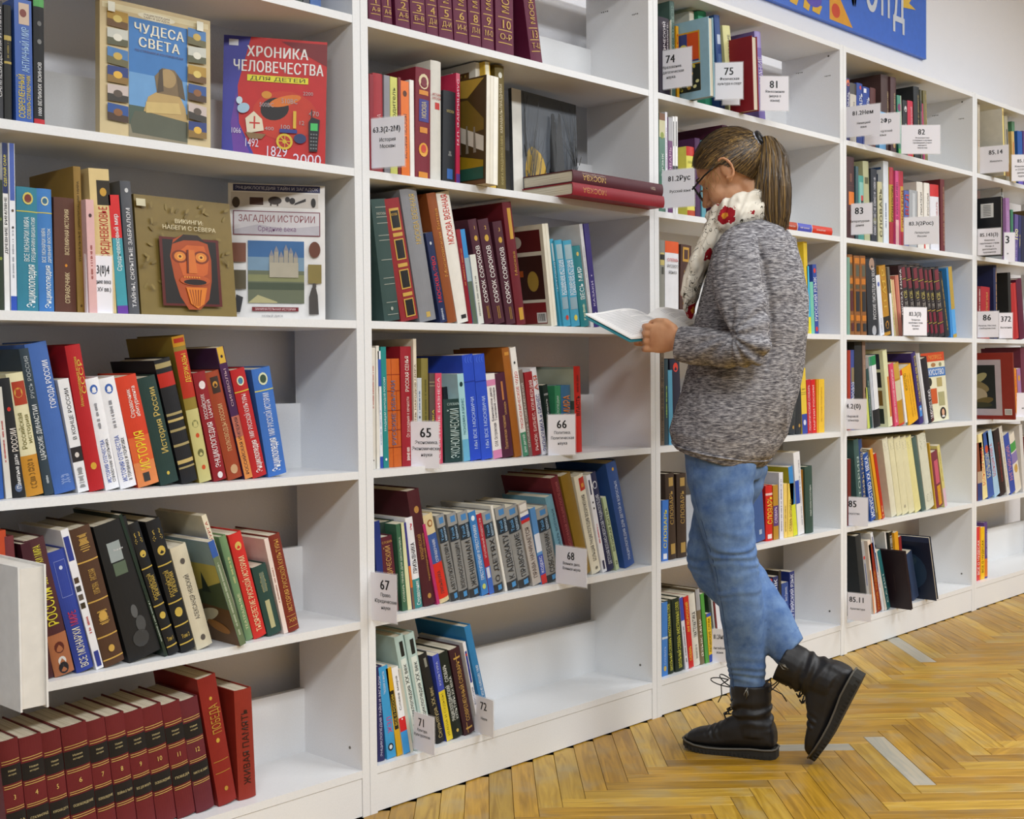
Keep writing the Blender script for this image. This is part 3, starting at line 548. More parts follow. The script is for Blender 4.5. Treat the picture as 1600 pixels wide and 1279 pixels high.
fill(1, 3, 560, 250, 3.333, .02, '''
141 222 68 204 324a46|BA8aca0~.93~.935~.2~.9;HМОСКВА~b8b8a8~.88~.6~.02;BA8aca0~.85~.855~.2~.9;Ba8aca0~.8~.805~.2~.9;Ba8aca0~.7~.705~.2~.9;Ba8aca0~.66~.665~.2~.9;Ba8aca0~.5~.505~.2~.9;Ba8aca0~.35~.355~.2~.9;Ba8aca0~.3~.305~.2~.9;Ba8aca0~.15~.155~.2~.9;Ea8aca0~.1~.16;Ba8aca0~.05~.055~.2~.9
228 320 124 206 8e1c22|Bc8a048~.74~.92~.28~.85;B181616~.76~.9~.34~.79;HМОСКВА~c8a048~.87~.4~.02;Bc8a048~.69~.72~.28~.85;Bc8a048~.5~.67~.28~.85;B181616~.51~.66~.34~.79;Bc8a048~.44~.47~.28~.85;Bc8a048~.26~.42~.28~.85;B181616~.27~.41~.34~.79;Bc8a048~.2~.23~.28~.85;Bc8a048~.03~.18~.28~.85;B181616~.04~.17~.34~.79
326 413 218 154 86878c d.2|TМОСКВА ВОЕННАЯ~c8a858~.58~.96~.62~.34;Bc8a858~.03~.07~.4~.65
428 465 348 380 2a3358 p|TМОСКВА·ЭВО~d82c38~.22~.74~.5~.5;Mb0b8c8~.03~.16;Ec8ccd4~.88~.3
471 520 358 174 8f4a1c|TМосковская Битва~c88a3c~.35~.88~.6~.36
522 589 408 170 e9e5dc|TМОСКВА ВОЕННАЯ~d03020~.6~.98~.5~.46;B2c2c2c~.03~.06~.3~.7
576 596 510 362 8c1f2c p|Mc89058~.4~.8
598 622 530 362 3f8fd0 p|B5a6a58~0~.45;B9ab0b8~.45~.7
626 656 580 494 dfe0d8 p|M8a8a84~.1~.7
666 710 574 312 4a1c2c|TСОРОК СОРОКОВ~f0ece8~.2~.75~.5~.44;Ec8a040~.82~.4;H1~d8b060~.92~.2~.035;Bc8a040~.05~.17~.4~.44;Bc8a040~.05~.17~.55~.59
715 770 625 312 4a1c2c|TСОРОК СОРОКОВ~f0ece8~.2~.75~.5~.4;Ec8a040~.82~.4;H2~d8b060~.92~.2~.035;Bc8a040~.05~.17~.4~.44;Bc8a040~.05~.17~.55~.59
778 826 702 322 4a1c2c|TСОРОК СОРОКОВ~f0ece8~.2~.75~.5~.44;Ec8a040~.82~.4;H3~d8b060~.92~.2~.035;Bc8a040~.05~.17~.4~.44;Bc8a040~.05~.17~.55~.59
832 878 752 220 6a1220 d.2|Bc89838~.7~.95~.35~.75;Bc89838~.04~.14~.3~.8;TМосква~b88a38~.4~.6~.5~.3
1006 1042 956 332 e4decc d.17 Aphotos|Bd0c8b0~0~1~.4~.44
1054 1072 998 412 3f9ab8 y.03|Bc0d0d4~.75~.95~.2~.8;TИСТОРИЯ~e8f0f4~.4~.74~.5~.5
1074 1112 1025 418 3f9ab8|B9ab4bc~.78~.95~.1~.9;TВСЕМИРНАЯ ИСТОРИЯ~f0f4f8~.36~.77~.35~.34;TЦИВИЛИЗАЦИИ~f0f4f8~.36~.77~.72~.34;B8aa4b0~.2~.34~.1~.9;Ec84030~.1~.4
1115 1160 1068 420 3f9ab8|B9ab4bc~.78~.95~.1~.9;TВСЕМИРНАЯ ИСТОРИЯ~f0f4f8~.36~.77~.35~.34;TЦИВИЛИЗАЦИИ~f0f4f8~.36~.77~.72~.34;B8aa4b0~.2~.34~.1~.9;Ed8c850~.1~.4
1165 1208 1115 450 1f7a80|TВЕСЬ МИР~e8f0f0~.33~.74~.5~.5;Ed0b860~.9~.3;Mc8d8b8~.08~.28
1211 1227 1150 334 d9d8da p d.2|Mb0b0b4~.3~.8
1229 1256 1172 332 3c2f7a p d.19|TКАЗАКИ~d8d0e8~.2~.45~.5~.36;Ed8d0e8~.5~.2;Ed8d0e8~.14~.2''')
fill(1, 2, 560, 510, 3.333, .03, '''
67 94 63 110 e2ded4|Mc88078~.5~.85;E3a3a3a~.07~.2
97 112 92 100 e8e4da p|
114 130 100 128 e8ecf4 p|B3a5ab0~.7~.93;B2c4aa8~.0~.1;M7a9ac0~.2~.5
133 160 116 106 2a8a88 p|TТРАДИЦИИ НАРОДОВ РОССИИ~d8f0f0~.3~.75~.5~.34;Eeef4f4~.07~.36
163 231 148 168 c8601a|B8a2c10~.85~.856;B8a2c10~.7~.706;B8a2c10~.52~.526;B8a2c10~.34~.346;B8a2c10~.18~.186;B8a2c10~0~1~.3~.32;B8a2c10~.2~.7~.66~.68;TРУССКИЕ ОБЫЧАИ~6a6a8a~.2~.8~.4~.3|orange hardback with brick-like pattern
234 290 222 104 9c1626 d.18|TРУССКАЯ СЕМЬЯ~f0e4dc~.62~.92~.5~.34;TОт рождения к вечности~e8c8c0~.24~.58~.5~.3;Me8d0c8~.04~.16
293 309 285 64 e8ddc8 p d.2|TСЕМЬ НАРОДОВ МИРА~6a4a3a~.3~.8~.5~.5;Eb8943c~.6~.2
311 334 306 268 cfd6dc p|E5a5a68~.55~.4;M3a6a9a~.6~.85
336 372 330 165 857a3a|M5a5a30~.2~.8
376 406 372 244 5a4a44|Bc8bc90~.9~.905;Bc8bc90~.86~.865;TЭКОНОМИКА~d8c840~.1~.6~.5~.34
407 440 400 243 d8506a p|TСЕКРЕТНЫЕ БИЗНЕСА~f0d8dc~.04~.95~.5~.36
456 548 446 380 1c3a38|HСЛОВАРЬ~a8c0bc~.92~.7~.04;TЭКОНОМИЧЕСКИЙ~b8ccc8~.06~.85~.55~.5
462 500 440 315 20242c y.07 d.13 p|Bc8c8c8~.3~.55~.2~.9
550 583 514 248 a8d4dc p|B6ab0d0~0~.25;E1c3a3a~.88~.5;TЭКОНОМИКА И БИЗНЕС~2a6a78~.3~.72~.5~.42
585 641 538 150 2f4fc4 p d.19|TМЫ ВСЕ МОСКВИЧИ~b8ccf4~.1~.6~.62~.3;B22389a~.74~.75;H(((~4a70e0~.96~.7~.05
643 700 597 148 3454c8 p d.19|TМЫ ВСЕ МОСКВИЧИ~b8ccf4~.1~.6~.62~.3;B22389a~.74~.75;H(((~4a70e0~.96~.7~.05
704 750 663 250 ebe6e4 p|Bd888b0~.86~.93;Bd888b0~0~.1;TО.М. Островская~3a3040~.14~.42~.5~.34;TБанковское дело~3a3040~.44~.84~.35~.26;TТолковый словарь~3a3040~.44~.84~.7~.24
756 815 708 248 4a1a32|TПолитическая экономия~c89a60~.1~.5~.4~.26;Tсловарь~c89a60~.5~.66~.6~.24;Bb87848~.68~.9~.45~.62
819 856 750 114 9c5a14 d.19|Bc88a38~.93~.96~.2~.8
858 888 788 112 eae6e0 p|B4a8a6a~0~.22;TЭКОНОМИЧЕСКОЕ ЧУДО~c83030~.25~.78~.5~.46;E3a3a3a~.86~.3;Tдля детей~e8f0e8~.03~.2~.5~.4
889 908 835 228 7a6a62 p|TСЛОВАРЬ СОВРЕМЕННОЙ~d8d0c8~.1~.85~.5~.5
912 958 868 240 9c1a22|TРЫНОК: БИЗНЕС, КОММЕРЦИЯ~f0dcd8~.05~.9~.5~.34
961 992 898 220 e6e4ea|TА-Я~c85030~.74~.92~.5~.6;TЭКОНОМИКА и БИЗНЕС~2a3480~.04~.7~.5~.6
1001 1026 958 306 24322e p|HКРАТКИЙ~d8d8d8~.86~.8~.03;TСЛОВАРЬ~d8d8d8~.5~.8~.5~.3
1030 1060 1022 308 3c8a60 p|TЭНЦИКЛОПЕДИЯ~d8e8d8~.4~.85~.5~.34
1064 1113 1058 306 3a6a90|TМИРА~e88830~.55~.85~.5~.7
1131 1170 1120 208 d8281c d.19 Asky|TВЛАСТЬ~4a1814~.42~.66~.5~.5;M8a1c14~.7~.9~.5~.3''')
TB = 'B33363a~0~.1;B4a90c8~.02~.08~.4~.8;B24303c~.68~.86;TТвой~6aa8dc~.7~.84~.3~.24;Tадвокат~b8d4ec~.69~.85~.65~.3;B9a9a98~.86~1;Ea~.5~.1;B4a86c0~.9~.97~.25~.75;T%s~2a2a2c~.12~.66~.5~%s'
def tb(s, k='.44'): return (TB % (s, k)).replace('Ea~.5~.1;', '')
fill(1, 1, 560, 710, 3.333, .02, f'''
112 146 76 350 22357a p|
152 218 112 436 5a1c2c|HСЛОВАРЬ~c89a58~.93~.8~.03;TЮРИДИЧЕСКИЙ~c89a58~.3~.88~.5~.4
150 222 116 356 22382e y.06 d.12|
230 257 195 364 3f6a50 p|TСЛОВАРЬ ПРАВА ДЛЯ ШКОЛЬНИКА~d8e0c8~.1~.85~.5~.36
259 280 216 358 dcdcae p|
284 296 236 356 3a3a86 p|Bd87030~.25~.5;B7a5a4a~0~.25
298 338 246 332 ececf0|TПРИЗЫВНИКА~1c1c20~.38~.72~.5~.5;B3a8a88~0~.32;TСправочник~e8f0f0~.03~.3~.5~.5;H?~c83048~.9~.4~.07
347 409 256 194 4a1620 d.19|Eb88848~.83~.4;TЮРИДИЧЕСКИЙ~b88848~.4~.62~.4~.24;Tэнциклопедический словарь~b88848~.2~.62~.7~.2;Eb88848~.08~.3
411 426 334 366 b8306a p|
430 481 338 322 dcc99a|B3a5a9c~.45~.78;Bd83020~.05~.45;TСПРАВОЧНИК~d8dce8~.46~.72~.5~.28;TПРИЗЫВНИКА~3a3a3a~.1~.36~.4~.3;E9a6030~.9~.5;Edcc99a~.9~.3
487 531 404 322 8c8c8a|{tb('АВТОЛЮБИТЕЛЯМ')}
533 582 462 314 8c8c8a|{tb('ВОЕННОСЛУЖАЩИМ','.4')}
586 640 516 306 8c8c8a|{tb('ЖЕНЩИНАМ')}
644 681 572 304 3f7fc0 p|TПРЕСТУПЛЕНИЯ И ПРЕСТУПНИКИ~e8f0f8~.18~.84~.5~.44;Ee8f0f8~.92~.5;Ec8d070~.1~.5
683 709 614 314 b02838 p|B3f6ac0~0~.34;Bd8d8e4~.2~.33~.2~.8;TУГОЛОВНЫЙ КОДЕКС РФ~e8c8c8~.45~.95~.5~.36
713 763 645 306 8c8c8a|{tb('О ДЕТЯХ')}
766 778 688 268 e6e4dc p d.19|
783 838 712 282 8c8c8a|{tb('К АДВОКАТУ','.5')}
843 905 766 282 8c8c8a|{tb('ПРАВОСУДИЕ','.4')}
910 955 830 260 b4aca4 p|Be8e8e8~.84~.88;B3050b0~.8~.84;Bc83030~.76~.8;Be4e0da~.9~.98~.1~.9;TПРАВА НАЧИНАЕТСЯ~5a4a44~.08~.7~.5~.44
957 985 892 284 5c90c8 p|Bdce0e8~.42~.66;Bc83030~0~.12;B3a50a8~.12~.38;TКОДЕКС~e8e8f0~.14~.36~.5~.5
990 1050 926 288 8c8c8a|{tb('СОБСТВЕННИК','.4')}
1072 1110 976 226 6f9fb4|TСЛОВАРЬ ВОЕННЫХ~3a5a6c~.3~.85~.5~.3
1122 1162 1004 126 6a1c28 d.19|TВОЕННАЯ ЭНЦИКЛОПЕДИЯ~a85858~.3~.95~.5~.3
1166 1219 1056 116 8a6a1c d.18|
1222 1270 1126 118 e0d9c4|Bb83020~.84~.97~.35~.95;Bd89038~.87~.91~.5~.8;TБОЛЬШАЯ ЭНЦИКЛОПЕДИЯ ВООРУЖЕНИЯ~4a443c~.12~.8~.5~.36;H8~4a443c~.05~.3~.03
1273 1296 1186 112 e2e2e6 p|B2a2c50~.8~.95~.3~.6;E2a2c30~.72~.3;E2a2c30~.66~.3;Mc85058~.3~.5;B2a2c50~.03~.12~.3~.7
1299 1339 1200 106 1e2248|Ec8ccd4~.88~.6;E1e2248~.88~.4;TДЕТСКАЯ ВОЕННО-МОРСКАЯ ЭНЦИКЛОПЕДИЯ~c8ccd8~.06~.78~.5~.4
1343 1361 1270 226 b4c49a p|TВЕЛИКАЯ БИТВА~2c3428~.25~.85~.5~.6;H2~2c3428~.1~.6~.05
1394 1446 1292 50 2c4f90 d.2|TЭНЦИКЛОПЕДИЯ ДЛЯ ДЕТЕЙ И ВЗРОСЛЫХ~c8d4e8~.06~.82~.5~.24;Ed8a840~.93~.2''')
fill(1, 0, 560, 940, 3.333, .02, '''
104 141 88 340 2a2a5c|TЭНЦИКЛОПЕДИЯ ТАЙН И ЗАГАДОК~c8c8e0~.05~.9~.5~.3
151 198 104 344 3a9ad0 p|TЖЗЛ~c83878~.27~.45~.6~.5;TЧеловек и мысль~c8e0f0~.7~.95~.4~.3;E1c2c3c~.12~.6;Ed8e0e4~.12~.34
204 232 142 350 d8a81c p|B1c1a10~.3~.74~.2~.9;TВСЕ О РОССИИ~d8b83a~.34~.7~.55~.4
236 270 172 348 f0f0f0 p|Bd02020~.26~.42;B3a9ae0~0~.26;TСлава мира~5a5a60~.5~.9~.5~.3;Ef0f0f0~.4~.2
272 288 206 352 c8c4b4 p|
296 342 190 188 b4ccc6|B1c2020~.82~.95~.35~.75;Bdce4dc~0~.8~.2~.8;TЭнциклопедия XX век~3a4444~.2~.75~.5~.4
347 396 244 176 b4ccc6|B1c2020~.82~.95~.35~.75;Bdce4dc~0~.8~.2~.8;TЭнциклопедия XX век~3a4444~.2~.75~.5~.4
414 458 316 282 1a1a1a|TСкульптура. XX век~b8a878~.05~.62~.5~.44;B8a8a80~.85~.95~.4~.7
461 494 384 284 3f4fb0 p|Be0c830~0~.58;TИМЕНА И СУДЬБЫ~8a7a20~.05~.55~.5~.36;TКУЛЬТУРА~c8d0e8~.64~.92~.5~.3
498 550 416 276 152018|TЭНЦИКЛОПЕДИЧЕСКИЙ~e4e8e0~.2~.62~.35~.3;TСЛОВАРЬ~e4e8e0~.66~.86~.35~.3;TКУЛЬТУРЫ XX ВЕКА~e4e8e0~.2~.7~.72~.26;Ec8b060~.08~.24
558 613 476 256 3c1a22|Bc8a050~.06~.08~.2~.8;Bc8a050~.02~.14~.3~.34;TСОВРЕМЕННЫЙ СЛОВАРЬ~c8a050~.15~.85~.5~.34;Bc8a050~.88~.9~.2~.8;Bc8a050~.84~.95~.4~.44
628 644 542 214 ececf0 p|B2c3c90~.55~.9~.2~.8;Ec83030~.86~.6;TРОССИЯ~5a6a90~.3~.5~.5~.5
668 701 554 134 2f80b8 d.19|TСТО УЧЕНЫХ, ИЗМЕНИВШИХ МИР~e0ecf8~.1~.62~.55~.4''')
fill(2, 5, 1020, 0, 5.161, .03, '''
60 146 52 130 2a2030|TПсихолого-~e8e4e8~.5~.95~.75~.2;TПЕДАГОГИЧЕСКИЙ~e8e4e8~.25~.95~.45~.22
148 154 143 160 d8d4c0 p
155 192 140 6 46625a d.18|M9ab0a4~.2~.95~.5~.6
196 216 187 208 e8a820 p|TLEGO~c82818~.4~.9~.5~.7
330 368 298 88 dcd8c8 y.06|
440 506 368 76 46b088 y.06|
462 502 446 132 9cc4d4 f y-.075 d.23 Aalbum||pale blue fore-edge-out album with bright children's art
548 592 500 118 33508c|Bb8c4d8~.7~.8~.2~.8;B5a78a8~.45~.6~.2~.8;B5a78a8~.25~.38~.2~.8
625 686 567 203 e4e0a0|TКОЛЛЕКЦИОНИРОВАНИЕ~6a6a60~.2~.9~.6~.34
814 858 797 286 8e1420 f y-.055 d.17||dark red fore-edge-out hardback with plain cover
868 918 824 250 7a68b0 d.19|B9a8cc8~.82~1;TЗНАНИЕ~d8d0ec~.4~.72~.5~.6''')
fill(2, 4, 1020, 160, 5.161, .03, '''
54 102 50 82 4f7a68 p|Bccc8a0~.76~.95;B7a5030~.93~1;E8a9a40~.78~.6;TРусский язык~d8e4dc~.1~.6~.5~.4
104 122 99 76 e4e4ee p|Ma080b0~.4~.85
126 160 124 118 6a2a6a p|Bb0b0b4~.76~1;TСЛОВАРЬ~d8b0d0~.3~.7~.5~.5
163 180 160 112 eeeeee p|B26262a~.7~.95~.3~.6;B26262a~.45~.5;B26262a~.37~.42;B26262a~.3~.34
183 203 181 112 f0f0f0 p|B26262a~.7~.95~.3~.6;B26262a~.45~.5;B26262a~.37~.42;B26262a~.3~.34
286 348 276 352 e0d860 d.17|Bc82818~.87~1;Bb8441c~0~.1;HБОЛЬШОЙ~8a8a30~.78~.8~.03;M5a5a3a~.2~.7~.5~.4
350 392 345 285 4a2050 d.19|
396 430 388 305 5a9aa8 p|
570 616 566 180 4a1030 d.2|''')
fill(2, 3, 1020, 350, 3.655, .03, '''
42 73 42 90 8c8c84|Bc8b870~.72~.86~.1~.9;B2a2a24~.78~.84~.1~.9;B4a4a40~.62~.7~.3~.7
75 152 75 96 eceef4|Be85c1c~.87~1;HСЛОВАРЬ~c83c38~.79~.8~.035;HРУССКОГО~5a5a5c~.72~.8~.035;HЯЗЫКА~5a5a5c~.65~.6~.035;B1c1c20~0~.08;Bd0d0d0~.02~.07~.4~.65
156 216 166 118 4a2a20|Bc89838~.8~.97~.15~.7;B4a2a20~.83~.94~.25~.6;Mb08a48~.3~.7~.4~.4
218 246 220 192 6a3a2c|
872 892 860 100 e0c030 p|
893 906 878 240 4ab8e0 p|Be8e020~0~.25
907 926 896 330 7ac8b0 p|
927 949 911 230 3a50a0 p|Ed83828~.91~.6;Ed83828~.07~.6;TРУССКИЙ ЯЗЫК~e8ecf4~.18~.82~.5~.7''')
fill(2, 2, 1020, 350, 3.655, .03, '''
46 66 44 736 6b5a48 p|M3a3028~.05~.95~.5~.7
68 92 66 772 28404a|M9ac060~.3~.7
94 118 86 834 5aa0c0 p|
120 176 100 772 1c1c34|Ed84030~.9~.5''')
fill(2, 2, 1200, 640, 7.995, .03, '''
276 348 318 -400 2c3034|Eb08a48~.12~.3;M4a5050~.3~.8
352 425 386 -484 26292c|Eb08a48~.13~.3
431 496 401 -515 e8c840 p|B3448a0~0~.3;H2001~5a5420~.68~.8~.02;B5a5a30~.6~.605;B5a5a30~.63~.635;Ed8dcf0~.17~.5
501 556 478 -373 c42430 p|TПОЛИТИЧЕСКИЙ СЛОВАРЬ~f0d0d0~.05~.9~.5~.4
558 609 536 -373 d82020 p|TПАРТИИ РОССИИ~f0d8d0~.05~.9~.5~.36
611 629 606 -380 e8a020 p|
634 706 632 -382 ecc030 p|TИСТОРИЯ ПОЛИТИКИ~b88820~.2~.85~.5~.2''')
fill(2, 1, 1020, 680, 3.045, .02, '''
44 73 46 310 3a78d0 p|TСЛОВАРЬ~e8d840~.2~.85~.5~.5;Be8ecf4~.03~.12~.2~.8
76 118 62 184 3a2a20|Bb09050~.85~.95~.3~.8;TСЛОВАРЬ~b09050~.4~.8~.5~.4;Bb09050~.06~.18~.3~.8
121 166 116 184 3a2a20|Bb09050~.85~.95~.3~.8;TСЛОВАРЬ~b09050~.4~.8~.5~.4;Bb09050~.06~.18~.3~.8
472 540 452 195 3a5a94 d.18|Ba8b8d0~.1~.17~.55~.75
542 574 540 240 d02018|TСЛОВАРЬ~f0d040~.3~.8~.5~.7;Bf0e0dc~.04~.12~.2~.8;Be8c8c0~.82~.86
576 599 572 238 b88a30 p|B5a3a7a~.25~.62;TСЛОВАРЬ~e8d8e8~.3~.6~.5~.5
604 623 600 178 e4e4ee p d.17 Alego|M7a7a90~.1~.9
625 641 622 230 f0d070 p|M8a7430~.1~.6
642 669 644 230 ecd060 p|TСЛОВАРЬ АНТОНИМОВ~6a5a20~.1~.7~.5~.4
670 690 644 152 3a8ad0 p d.19 Aolive|Bd8dc30~0~.45
692 722 668 84 e8e8ea p d.19|B2c50b0~.38~.66~0~.6;MA8a8b0~.1~.9~.75~.2
706 730 700 165 9c6a20 p y.03|
733 768 726 150 2f4a40 d.17|TНОВЫЙ СЛОВАРЬ РУССКОГО ЯЗЫКА~d8e0dc~.25~.72~.6~.2''')
fill(2, 0, 1020, 680, 3.045, .02, '''
45 72 43 796 3a80d0 p|Bc8d8e8~.5~.53;Ec8b060~.1~.5;TСЛОВАРЬ~a8c8f0~.15~.4~.5~.3
74 106 57 790 16281c|TШКОЛЬНЫЙ СЛОВАРЬ ИНОСТРАННЫХ СЛОВ~d8d850~.04~.95~.5~.36
113 153 92 782 16281c|TШКОЛЬНЫЙ СЛОВАРЬ ИНОСТРАННЫХ СЛОВ~d8d850~.04~.95~.5~.36
156 172 125 775 dcdce6 p|B3848b0~.68~1;M3a3a3a~.1~.6
174 196 147 770 c81820 p|TАНГЛО-РУССКИЙ~f0d048~.5~.92~.5~.5;TСЛОВАРЬ~f0d048~.1~.3~.5~.5
199 230 172 760 dcd8cc|TМАТЕМАТИКА~2a2a2a~.4~.75~.5~.5;M8a8a84~.1~.3
231 250 204 734 7a6a50 d.18|Ba8a8ac~.72~1;TЯЗЫК МИР~e8e0d0~.1~.6~.5~.5
252 268 226 756 4a9a40 p|
270 290 254 850 e8c020 p|B2c50b0~0~.15;B2c50b0~.93~1;TЛАТИНСКИЕ СЛОВА~4a3a10~.2~.9~.5~.5
292 302 262 760 2f4038|M8a9a90~.4~.7
304 312 276 780 a8b0b0 p|
314 322 288 790 6a1c2c p|''')
fill(2, 0, 1020, 680, 3.045, .105, '''
548 574 542 690 c83038 p|
577 601 572 674 22306a p|TЯЗЫК~e8ecf4~.55~.95~.5~.6
603 615 598 645 221e1c p d.1|
619 651 612 706 2a4a90 p|TСловарь~d8d870~.15~.5~.6~.6;TБез Границ~d8dce8~.6~.9~.6~.3
654 677 650 650 1f2f78 p d.11|TАНГЛИЙСКИЙ ЯЗЫК~e8ecf8~.1~.95~.5~.6''')
fill(3, 5, 1310, 80, 5.117, .03, '''
59 98 58 210 2f3070|TНОВЫЙ СЛОВАРЬ~e8e8f4~.1~.8~.6~.5;Ee87030~.93~.6
100 150 100 250 cfc8bc|B3a3430~.82~1;M8a8480~.2~.7
154 200 152 250 24459c|TСЛОВАРЬ~e8ecf8~.3~.85~.6~.6;Ed83c30~.93~.3
202 256 201 280 24459c|TСЛОВАРЬ~e8ecf8~.3~.85~.7~.5;Be8e8f0~.9~.97~.1~.4
260 305 259 288 5a2826|
328 380 328 478 5aa0d0 p|
352 422 345 182 4a3230 d.19 y.04|Mb09a78~.15~.8~.7~.2
426 470 422 202 54383a d.18|Mb09a78~.15~.8~.6~.3;Ec8a868~.12~.4
481 513 468 350 2a8a70 p|E7a2860~.8~.8;Bd8d8c0~0~1~.85~1;B58c858~0~.12
521 560 518 388 24262a|Ed8d8d8~.85~.5;M9a9aa0~.3~.6
563 606 558 392 cc2a48|TФРАНЦУЗСКИЙ~f0c8d0~.5~.9~.6~.3;Be8a030~0~.5~.8~1
616 662 605 278 22262a d.19|M9a8a60~.1~.9~.7~.3
664 678 655 306 5a5a48 d.17|B2c2c2a~.7~.85
680 693 662 418 a83a78 p|Bc83860~0~1~.5~1
696 723 682 312 7a7248 d.17|Mc8b060~.1~.95~.6~.5''')
fill(3, 4, 1310, 300, 5.117, .03, '''
71 136 66 -288 4a2a2c|Be07818~.42~.58~.25~.95;M8a5a4a~.7~.8;M8a5a4a~.2~.3;B6a3a34~.65~.655;B6a3a34~.35~.355
138 160 138 -208 3a5a60 p|TКУЛЬТУРА~e8ecec~.1~.5~.6~.6
163 212 160 -135 4a9a90|B88c0b8~.55~.9~.2~.85;Bc83838~.62~.7~.4~.8;B20242a~.55~.62~.4~.8
216 262 200 -250 b4b68e|B6a5a30~.42~.48;B5a5a38~.72~.8~.2~.8;Me8e8c8~.1~.4
269 318 265 -188 2a2e38|Mb8b8c0~.1~.9~.5~.4;E8a8a70~.3~.5
325 362 318 -84 c8c49c|TСЛОВАРЬ~5a5440~.1~.9~.5~.5
364 411 358 -250 dfe6ee d.18 Aletters|M5a6a8a~.2~.5~.4~.2
413 446 412 -200 b8962c|Bb83040~.78~1;Ba82430~0~.3;TРУССКАЯ КЛАССИКА~4a3010~.3~.77~.6~.5
459 484 455 -172 d8508c p|Be8b8b8~0~.35;TО ЖИЗНИ ИМЕН~5a2040~.35~.85~.5~.5
486 500 480 -172 c8446c p|Bb82840~.8~1
503 529 497 -168 b82a3c|Bc89a38~.2~.8;TПИСАТЕЛИ~8a2020~.25~.75~.5~.5
531 568 532 -14 5a6ab0|TАБВГД~c83838~.3~.95~.5~.7
571 640 572 -20 a8acb0|Bc8ccd0~.2~.95~.3~.6;B6a5a58~.0~1~.9~1
642 690 630 -84 e6e2da d.18|TРУССКИЕ ПИСАТЕЛИ~6a6460~.2~.85~.6~.3
693 735 690 -76 ece8e0|TПОЭТЫ РОССИИ~6a6460~.2~.85~.6~.3;Bd83c38~0~.4~0~.15
746 815 736 -64 e6e6ee|Bd02020~.82~1;TСЛОВАРЬ~c87878~.4~.75~.7~.2
826 859 820 -104 6a2428 d.2|Mb08a68~.1~.9~.6~.4''')
P7 = 'B7a2c38~.82~.97~.2~.9;Bb8943c~.8~.81;B7a2c38~.68~.79~.2~.9;Mc8b860~.54~.64~.5~.7;Ma8a098~.42~.52~.5~.6;Bb8943c~.38~.39;B7a2034~.22~.36~.2~.9;Bb8943c~.2~.21;B7a2034~.05~.18~.2~.9'
OR3 = 'Bc8781c~.9~.97~.1~.9;B5a5a4a~.74~.88~.25~.85;Bc87820~.64~.71~.15~.9;B5a5038~.58~.63~.2~.85;Bb8801c~.3~.55~.08~.12;B%s~.3~.55~.2~.85;Bc87820~.18~.25~.15~.9;B%s~.05~.15~.25~.85'
fill(3, 3, 1310, 300, 5.117, .03, f'''
72 94 70 520 7aa090 p|
97 134 80 498 8a5624|{OR3 % ('5a2428','5a2428')}
137 184 128 506 8a5624|{OR3 % ('2a2c30','2a2c30')}
188 233 177 508 8a5624|{OR3 % ('2a2c30','2a2c30')}
246 331 222 534 24262c|TРУССКИЕ ПИСАТЕЛИ XX ВЕКА~d8d8dc~.2~.88~.6~.3;Ea88a78~.93~.5;Eb0b0b4~.06~.4
336 369 298 668 e4e8f0 p|E5a6ab0~.85~.5;M9a9aa8~.05~.3
373 426 328 592 b88420|B2a2620~.05~.27;Ec88a28~.15~.5;HО~d8b048~.72~.5~.09;TТЕАТР~d8b048~.35~.95~.4~.4
429 446 390 600 6c6860 p|Be8e8f0~0~.62
448 464 408 700 dcd098 p|M8a8440~.2~.8
466 486 424 705 e0a884 p|Bd8c890~0~1~.4~.7
488 514 452 668 c87a6a p|Bd88a70~.3~1~.5~1
516 546 484 588 3a2226|TПРОЗА МИРА~e8e4e4~.3~.95~.3~.3
549 594 492 590 2c2426|{P7}
601 641 538 594 2c2426|{P7}
646 691 588 597 2c2426|{P7}
693 737 634 604 2c2426|{P7}
739 768 683 610 2c2426|{P7}
771 804 714 611 2c2426|{P7}
808 856 758 611 2c2426|{P7}
862 898 798 648 22262c|Mc8a048~.1~.9~.6~.2
900 917 862 608 3a8ad0 p|
919 948 876 599 5aa8e8 p|Bb89a40~.4~1;Bb89a40~0~.05''')
fill(3, 2, 1310, 520, 5.117, .03, '''
77 98 75 138 a83820 p|
100 134 98 136 3a4a90|B8a7a5a~.6~.78~.2~.9;TМИФЫ НАРОДОВ~e8ecf4~.15~.6~.5~.6
140 204 134 70 20201f d.18|
206 230 190 66 8a7060 p|Mb89a80~.2~.8
236 254 212 440 c8d060 p|
256 275 220 288 2c4a48 p|Ma8b8b0~.2~.8
288 344 246 192 e2e4e8|B208a50~.87~1;B1e1e22~0~.25;B8a9ab8~.25~1~.05~.09;B5a6a90~.25~1~.2~.24
402 442 352 144 dcdcb0 d.19 Apict|Bd87820~.1~.65~.5~.9;Be8e0c0~0~.12~.4~.9
453 486 405 250 d84a6a p|TИСТОРИЯ РУССКОЙ ЖИВОПИСИ~f0d8dc~.05~.9~.5~.4
490 536 440 250 b8861c|Bc8a040~.75~1;Bd0c8a8~.4~.72;Bc83820~.0~.03
540 556 490 300 ececec p|B5a6a5a~0~.05;Bc83020~.9~1
572 652 508 290 e8ac14|TИСКУССТВО~7a6418~.6~.9~.2~.2;MC08c18~.1~.85~.45~.1;Mc08c18~.1~.85~.7~.1
656 690 586 164 3a2a70 d.19|TЭНЦИКЛОПЕДИЯ ДЛЯ ДЕТЕЙ~e0cc50~.3~.95~.6~.5;B4a8ad8~.1~.25~.2~.8;Ee8ecf8~.2~.3
694 704 618 168 c8c8cc p|
706 722 632 168 dcdce0 p|
728 776 664 212 1e1a22|TМИРОВОЕ КИНО~e8e4e8~.05~.5~.6~.5;B5a2c28~0~.15~.4~1''')
